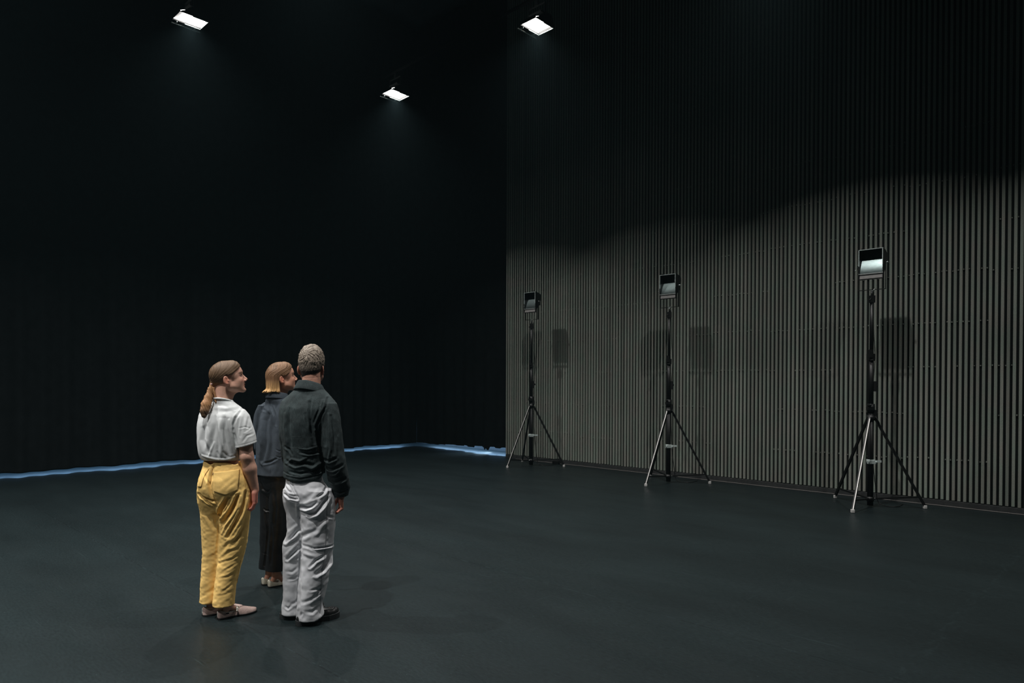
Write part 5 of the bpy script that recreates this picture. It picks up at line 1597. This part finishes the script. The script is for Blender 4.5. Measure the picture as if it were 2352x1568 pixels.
    seam("side_seam", bv, pt([(752, 1135), (751, 1160), (749, 1200), (747, 1250), (744, 1280), (739, 1310), (737, 1350), (735.5, 1398)]), dk, tr, r=0.0011, off=0.0003, n=14)
    seam("side_seam", bv, pt([(667, 1101), (669, 1112), (676, 1126), (690, 1148)]), dk, tr, r=0.0007, off=0.0002)
    # ---- shoes: heavy black loafers
    lea = simple("black_leather", (0.010, 0.011, 0.011), 0.38, 0, 0.5)
    rub = simple("black_rubber", (0.022, 0.025, 0.026), 0.7, 0, 0.3)
    for side, heel in ((1, (-0.087, -0.086)), (-1, (-0.189, 0.077))):
        v, o, f, r = shoe_vol(heel, 65, 0.295, 0.047, [(0, .022), (.05, .034), (.1, .046), (.3, .054), (.45, .058), (.62, .050), (.80, .036), (.93, .032), (1, .020)], 0.030, None, side)
        c0 = o + f * 0.085
        v.ell((c0[0], c0[1], 0.100), (0.060, 0.032, 0.030), frame(65 - 90), 0.004, 'sub')
        V, F = v.mesh(1)
        # raised apron seam on the toe
        s_ = (V[:, 0] - o[0]) * f[0] + (V[:, 1] - o[1]) * f[1]; t_ = (V[:, 0] - o[0]) * r[0] + (V[:, 1] - o[1]) * r[1]
        N = normals(V, F)
        rr_ = np.hypot(np.clip(s_ - 0.205, 0, 1) / 0.052, (t_ + side * 0.008) / 0.032)
        V = V + N * (0.004 * np.exp(-((rr_ - 1) / 0.12) ** 2) * (s_ > 0.12) * (V[:, 2] > 0.045))[:, None]
        up = mesh_obj("shoe", V, F, lea, body); up["label"] = "heavy black leather loafer with a thick sole"
        sole_mesh(o, f, r, 0.295, 0.0475, side, 0.0, 0.033, "sole", rub, up, grow=0.004)
        sd = MB(); pts = []
        for a in np.linspace(-1, 1, 11):
            q = o + f * 0.165 + r * (0.040 * math.sin(a * 1.35) - side * 0.004)
            pts.append((q[0], q[1], 0.040 + 0.046 * math.cos(a * 1.25)))
        sd.path(pts, 0.005, 6); sd.build("strap", lea, up)
    return body

def denim(name):
    m, nt, b = new_mat(name)
    N = nt.nodes.new; L = nt.links.new
    tc = N("ShaderNodeTexCoord"); mp = N("ShaderNodeMapping"); mp.inputs["Scale"].default_value = (420, 420, 30)
    L(tc.outputs["Object"], mp.inputs[0])
    n1 = N("ShaderNodeTexNoise"); n1.inputs["Scale"].default_value = 1.0; n1.inputs["Detail"].default_value = 3; L(mp.outputs[0], n1.inputs["Vector"])
    n2 = N("ShaderNodeTexNoise"); n2.inputs["Scale"].default_value = 14; n2.inputs["Detail"].default_value = 4; L(tc.outputs["Object"], n2.inputs["Vector"])
    r1 = N("ShaderNodeMapRange"); r1.inputs["From Min"].default_value = 0.35; r1.inputs["From Max"].default_value = 0.70; r1.inputs["To Min"].default_value = 0.7; r1.inputs["To Max"].default_value = 1.45
    L(n1.outputs["Fac"], r1.inputs["Value"])
    r2 = N("ShaderNodeMapRange"); r2.inputs["From Min"].default_value = 0.35; r2.inputs["From Max"].default_value = 0.65; r2.inputs["To Min"].default_value = 0.8; r2.inputs["To Max"].default_value = 1.25
    L(n2.outputs["Fac"], r2.inputs["Value"])
    mm = N("ShaderNodeMath"); mm.operation = 'MULTIPLY'; L(r1.outputs[0], mm.inputs[0]); L(r2.outputs[0], mm.inputs[1])
    vs = N("ShaderNodeVectorMath"); vs.operation = 'SCALE'; vs.inputs[0].default_value = (0.026, 0.037, 0.038); L(mm.outputs[0], vs.inputs["Scale"])
    L(vs.outputs[0], b.inputs["Base Color"]); b.inputs["Roughness"].default_value = 0.85; b.inputs["Specular IOR Level"].default_value = 0.25
    return m
build_man()

# ------------------------------------------------------------------ woman in black behind them
def build_woman_black():
    P = Person(640, 5.2); x, z = P.x, P.z
    rt, fw = rot2(50)
    head = Head((0.016, 0.008, 1.583), 70, 8, (1.0, 1.0, 0.98)); head.brow = (0.22, 0.13, 0.08)
    SK = (0.58, 0.30, 0.205)
    v = Vol(axis((-0.22, 0.24, 0.0038)), axis((-0.26, 0.30, 0.0042)),
            axis((0.0, 0.20, 0.005), (0.20, 0.66, 0.016), (0.66, 0.92, 0.0034), (0.92, 1.40, 0.009), (1.40, 1.74, 0.0028)))
    tor = [(0.80, -.01, .0, .10, .07, 50), (0.95, -.0, .02, .10, .065, 50), (1.15, .01, .02, .10, .065, 50), (1.30, .01, .02, .11, .065, 50),
           (1.37, .0, 0, .10, .065, 50), (1.41, .0, 0, .06, .05, 50)]
    v.vloft(tor, 0.02)
    v.cone((-0.012, -0.010, 1.40), (-0.018, -0.005, 1.56), 0.052, 0.050, 0.02)
    v.cone((0.012, 0.012, 1.44), (0.035, 0.012, 1.52), 0.042, 0.040, 0.02)
    head.build(v)
    for sgn in (1, -1):
        sh = rt * 0.125 * sgn + np.array((-.0, 0, 1.31)); el = rt * 0.16 * sgn + np.array((-.01, 0.0, 1.08)); wr = rt * 0.135 * sgn + fw * 0.13 + np.array((-.01, 0, 0.89))
        v.cone(sh, el, 0.038, 0.036, 0.02); v.cone(el, wr, 0.038, 0.024, 0.02)
        hand(v, wr, fw * 0.15 + np.array((0, 0, -1)), -rt * sgn, fw, 0.92)
    for hip, kn, an, heel, yw in (((0.045, -.06, .86), (0.02, -.03, .47), (-0.015, -0.005, .10), (-0.075, -0.024), 72), ((-.06, .06, .86), (-.04, .075, .47), (-0.062, 0.080, .10), (-0.121, 0.057), 72)):
        v.cone(hip, kn, 0.07, 0.050, 0.03); v.cone(kn, an, 0.048, 0.030, 0.02)
        o_, f_, r_ = foot_frame(heel, yw)
        a0 = o_ + f_ * 0.035; a0[2] = 0.045; a1 = o_ + f_ * 0.12; a1[2] = 0.040; a2 = o_ + f_ * 0.20; a2[2] = 0.022
        a1[2] = 0.032; v.cone(an, a0, 0.026, 0.018, 0.015); v.cone(an, a1, 0.025, 0.016, 0.02); v.cone(a1, a2, 0.016, 0.008, 0.01)
    V, F = v.mesh(1); V, F = largest(V, F)
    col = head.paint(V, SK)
    body = mesh_obj("person", V, F, skin_mat, col=col)
    P.place(body)
    tag(body, "woman with a blonde bob in dark jacket and black trousers, half hidden behind the man", "person")
    # bob
    h = Vol(axis((-0.15, 0.13, 0.0030)), axis((-0.14, 0.14, 0.0032)), axis((1.44, 1.74, 0.0030)))
    R = head.R
    h.ell(head.w((0, -0.004, 0.036)), np.array((0.083, 0.104, 0.094)) * head.s, R, 0.004)
    c0 = head.w((0, -0.040, 0))
    h.ell(head.w((0, 0.040, 0.076)), np.array((0.064, 0.052, 0.050)) * head.s, R, 0.012)
    h.vloft([(1.672, c0[0] + .008, c0[1], .030, .040, 0), (1.655, c0[0] + .004, c0[1], .050, .062, 0), (1.63, c0[0] - .000, c0[1], .060, .076, 0), (1.59, c0[0] - .004, c0[1], .065, .082, 0), (1.55, c0[0] - .004, c0[1], .066, .083, 0), (1.51, c0[0] - .004, c0[1], .064, .082, 0), (1.495, c0[0] - .005, c0[1], .066, .084, 0), (1.482, c0[0] - .008, c0[1], .070, .086, 0)], 0.02)
    h.vloft([(1.40, c0[0] + .015, c0[1] + .004, .052, .062, 0), (1.50, c0[0] + .010, c0[1] + .004, .054, .064, 0), (1.53, c0[0] + .01, c0[1], .03, .03, 0)], 0.006, 'sub')
    Yk = np.array([-0.16, -0.060, -0.046, -0.036, -0.024, -0.006, 0.020, 0.042, 0.058, 0.070, 0.082, 0.095, 0.12])
    Zk = np.array([-0.30, -0.300, -0.080, 0.000, 0.028, 0.016, 0.022, 0.038, 0.054, 0.068, 0.080, 0.094, 0.14])
    def face(X, Y, Z):
        Q = [(X - head.c[0]), (Y - head.c[1]), (Z - head.c[2])]
        yy = (Q[0] * R[0, 1] + Q[1] * R[1, 1] + Q[2] * R[2, 1]) / head.s[1]; zz = (Q[0] * R[0, 2] + Q[1] * R[1, 2] + Q[2] * R[2, 2]) / head.s[2]
        return np.minimum((zz - np.interp(yy, Yk, Zk)) * 0.6, 1) 
    h.apply(face, (-0.3, -0.3, 1.4), (0.3, 0.3, 1.9), 0.003, 'sub')
    V, F = h.mesh(0); V, F = largest(V, F); N = normals(V, F)
    Q = head.inv(V)
    az = np.arctan2(V[:, 0] - c0[0], -(V[:, 1] - c0[1]))
    upm = np.clip((Q[:, 2] - 0.03) / 0.05, 0, 1)
    field = az * 1.6 * (1 - upm) + upm * (Q[:, 1] * 14 + Q[:, 2] * -8)
    g = vnoise(np.stack([field * 8, V[:, 2] * 5, V[:, 1] * 5], 1), 63) * 0.0016 + vnoise(np.stack([field * 22, V[:, 2] * 8, V[:, 1] * 8], 1), 64) * 0.0014
    low = np.clip((1.515 - V[:, 2]) / 0.03, 0, 1)
    g += low * vnoise(np.stack([az * 9, V[:, 2] * 0, V[:, 2] * 0], 1), 65) * 0.006
    V = V + N * g[:, None]
    V[:, 2] -= low * (0.006 * (vnoise(np.stack([az * 12, az * 0, az * 0], 1), 66)))
    V[:, 0] -= np.clip((1.507 - V[:, 2]) / 0.03, 0, 1) ** 2 * 0.022 * np.clip((c0[0] - 0.02 - V[:, 0]) / 0.03, 0, 1)
    tm = np.clip((1.575 - V[:, 2]) / 0.08, 0, 1)
    hc = strand((0.20, 0.110, 0.057), V, field, 0.2, 8, tip=(0.72, 0.43, 0.18), tipm=tm)
    mesh_obj("hair", V, F, hair_mat, body, hc, fld=(field, V[:, 2] * 2))
    # jacket
    s = Vol(axis((-0.24, 0.26, 0.0046)), axis((-0.26, 0.26, 0.0046)), axis((0.80, 1.50, 0.0046)))
    st = [(0.852, -.008, .0, .188, .135, 50), (0.90, -.008, 0, .186, .134, 50), (1.0, -.010, 0, .180, .132, 50), (1.12, -.012, 0, .176, .128, 50), (1.22, -.004, 0, .162, .118, 50), (1.30, .002, 0, .152, .106, 50), (1.345, .006, 0, .142, .092, 50),
          (1.385, .006, 0, .122, .080, 50), (1.42, -.006, 0, .105, .076, 50), (1.445, -.008, 0, .078, .068, 50)]
    s.vloft(st, 0.0)
    for sgn in (1, -1):
        a = rt * 0.06 * sgn; b_ = rt * 0.130 * sgn
        s.cone((a[0], a[1], 1.385), (b_[0], b_[1], 1.352), 0.045, 0.052, 0.03)
        rows = []
        for zz, k_, fo, a_, b2 in ((1.38, .125, -.01, .046, .056), (1.30, .150, -.012, .054, .066), (1.18, .168, -.01, .060, .070), (1.05, .176, .01, .062, .070), (0.97, .165, .05, .054, .056), (0.89, .148, .105, .046, .046)):
            p = rt * k_ * sgn + fw * fo; rows.append((zz, p[0] - .008, p[1], a_, b2, 50))
        s.vloft(rows, 0.010)
    s.vloft([(0.80, -.008, 0, .178, .125, 50), (0.90, -.008, 0, .176, .124, 50), (.93, -.008, 0, .15, .1, 50)], 0.003, 'sub')
    V, F = s.mesh(1); V, F = largest(V, F); N = normals(V, F)
    strokes = [
        ([(617, 952), (612, 966), (610, 990), (610, 1020), (606, 1056)], .012, .022), ([(618, 955), (622, 980), (623, 1020), (622, 1060)], .026, .022),
        ([(600, 950), (598, 990), (596, 1040)], .010, -.006), ([(625, 935), (632, 955), (634, 975)], .007, .008), ([(606, 1062), (620, 1058), (636, 1050)], .007, .010),
        ([(634, 1030), (642, 1034), (650, 1030)], .004, .005), ([(634, 1045), (642, 1048), (650, 1046)], .004, .005),
        ([(600, 925), (604, 942), (615, 946)], .008, .005),
    ]
    g = crease(V, N, strokes, x, z)
    g += vnoise(V * [18, 18, 10], 71) * 0.004 + vnoise(V * [50, 50, 30], 72) * 0.0012
    V = V + N * g[:, None]
    jm = simple("slate_cloth", (0.040, 0.052, 0.064), 0.85, 0, 0.25, noise=0.12, nscale=180)
    jk = mesh_obj("jacket", V, F, jm, body)
    c = Vol(axis((-0.12, 0.12, 0.003)), axis((-0.12, 0.12, 0.0032)), axis((1.38, 1.50, 0.0028)))
    c.vloft([(1.425, -.006, .0, .092, .088, 50), (1.435, -.006, .0, .090, .086, 50), (1.462, -.008, 0, .080, .076, 50), (1.474, -.008, 0, .073, .070, 50)], 0, shear=(0.10, 0.10))
    c.vloft([(1.38, -.008, 0, .070, .066, 50), (1.55, -.008, 0, .066, .062, 50)], 0.002, 'sub')
    V, F = c.mesh(1); V, F = largest(V, F)
    mesh_obj("collar", V, F, jm, jk)
    # trousers, soft black leather
    t = Vol(axis((-0.20, 0.20, 0.0048)), axis((-0.24, 0.24, 0.0048)), axis((0.10, 0.96, 0.0048)))
    t.vloft([(0.95, -.008, 0, .13, .10, 50), (0.86, -.004, 0, .165, .12, 50), (0.78, 0, 0, .165, .115, 50), (0.70, 0, 0, .14, .08, 50)], 0)
    t.vloft([(0.84, .045, -.055, .085, .10, 50), (0.70, .030, -.045, .095, .098, 50), (0.5, .022, -.03, .088, .09, 50), (0.3, .006, -.012, .086, .090, 50), (0.11, -.006, .0, .090, .094, 50)], 0.015)
    t.vloft([(0.84, -.065, .06, .080, .095, 50), (0.70, -.052, .06, .086, .092, 50), (0.5, -.050, .07, .082, .088, 50), (0.3, -.052, .078, .082, .086, 50), (0.11, -.056, .085, .085, .09, 50)], 0.015)
    t.apply(lambda X, Y, Z: Z - np.where(Y - 0.9 * X < 0.085, 0.128, 0.125), (-.3, -.3, 0), (.3, .3, 0.14), 0, 'sub')
    t.vloft([(0.09, -.006, .0, .078, .082, 50), (0.2, .0, -.006, .076, .080, 50)], 0.003, 'sub')
    t.vloft([(0.09, -.056, .085, .073, .078, 50), (0.2, -.054, .08, .072, .076, 50)], 0.003, 'sub')
    V, F = t.mesh(1); V, F = largest(V, F); N = normals(V, F)
    strokes = [([(600, 1105), (604, 1122), (614, 1128), (622, 1118)], .006, .009), ([(606, 1168), (612, 1173), (620, 1172)], .005, .008), ([(610, 1180), (616, 1220), (614, 1262), (608, 1300)], .006, .008),
               ([(602, 1270), (608, 1272), (618, 1271)], .004, .004), ([(624, 1200), (626, 1240), (622, 1290)], .008, .006), ([(628, 1120), (634, 1160), (630, 1200)], .010, .006)]
    g = crease(V, N, strokes, x, z) + vnoise(V * [16, 16, 12], 81) * 0.004 + vnoise(V * [40, 40, 30], 82) * 0.0012
    V = V + N * g[:, None]
    mesh_obj("trousers", V, F, simple("black_leather_soft", (0.0075, 0.008, 0.0085), 0.42, 0, 0.5, noise=0.2, nscale=60), body)
    # cream ballet flats
    cr = simple("cream_leather", (0.52, 0.50, 0.41), 0.42, 0, 0.45, noise=0.06, nscale=60)
    for side, heel in ((1, (-0.075, -0.024)), (-1, (-0.121, 0.057))):
        v, o, f, r = shoe_vol(heel, 72, 0.245, 0.038, [(0, .050), (.06, .052), (.3, .044), (.5, .038), (.7, .034), (.85, .028), (1, .018)], 0.008, None, side)
        c0 = o + f * 0.090
        v.ell((c0[0], c0[1], 0.060), (0.078, 0.029, 0.034), frame(72 - 90), 0.004, 'sub')
        V, F = v.mesh(1)
        up = mesh_obj("shoe", V, F, cr, body); up["label"] = "cream leather ballet flat"
        sole_mesh(o, f, r, 0.245, 0.038, side, 0.0, 0.011, "sole", M['black_matte'], up, grow=0.002)
        hs_ = MB(); hs_.path([(o[0] - f[0] * .001, o[1] - f[1] * .001, zz) for zz in (0.012, 0.025, 0.04, 0.053)], 0.0028, 6); hs_.build("heel_seam", cr, up)
    return body
build_woman_black()
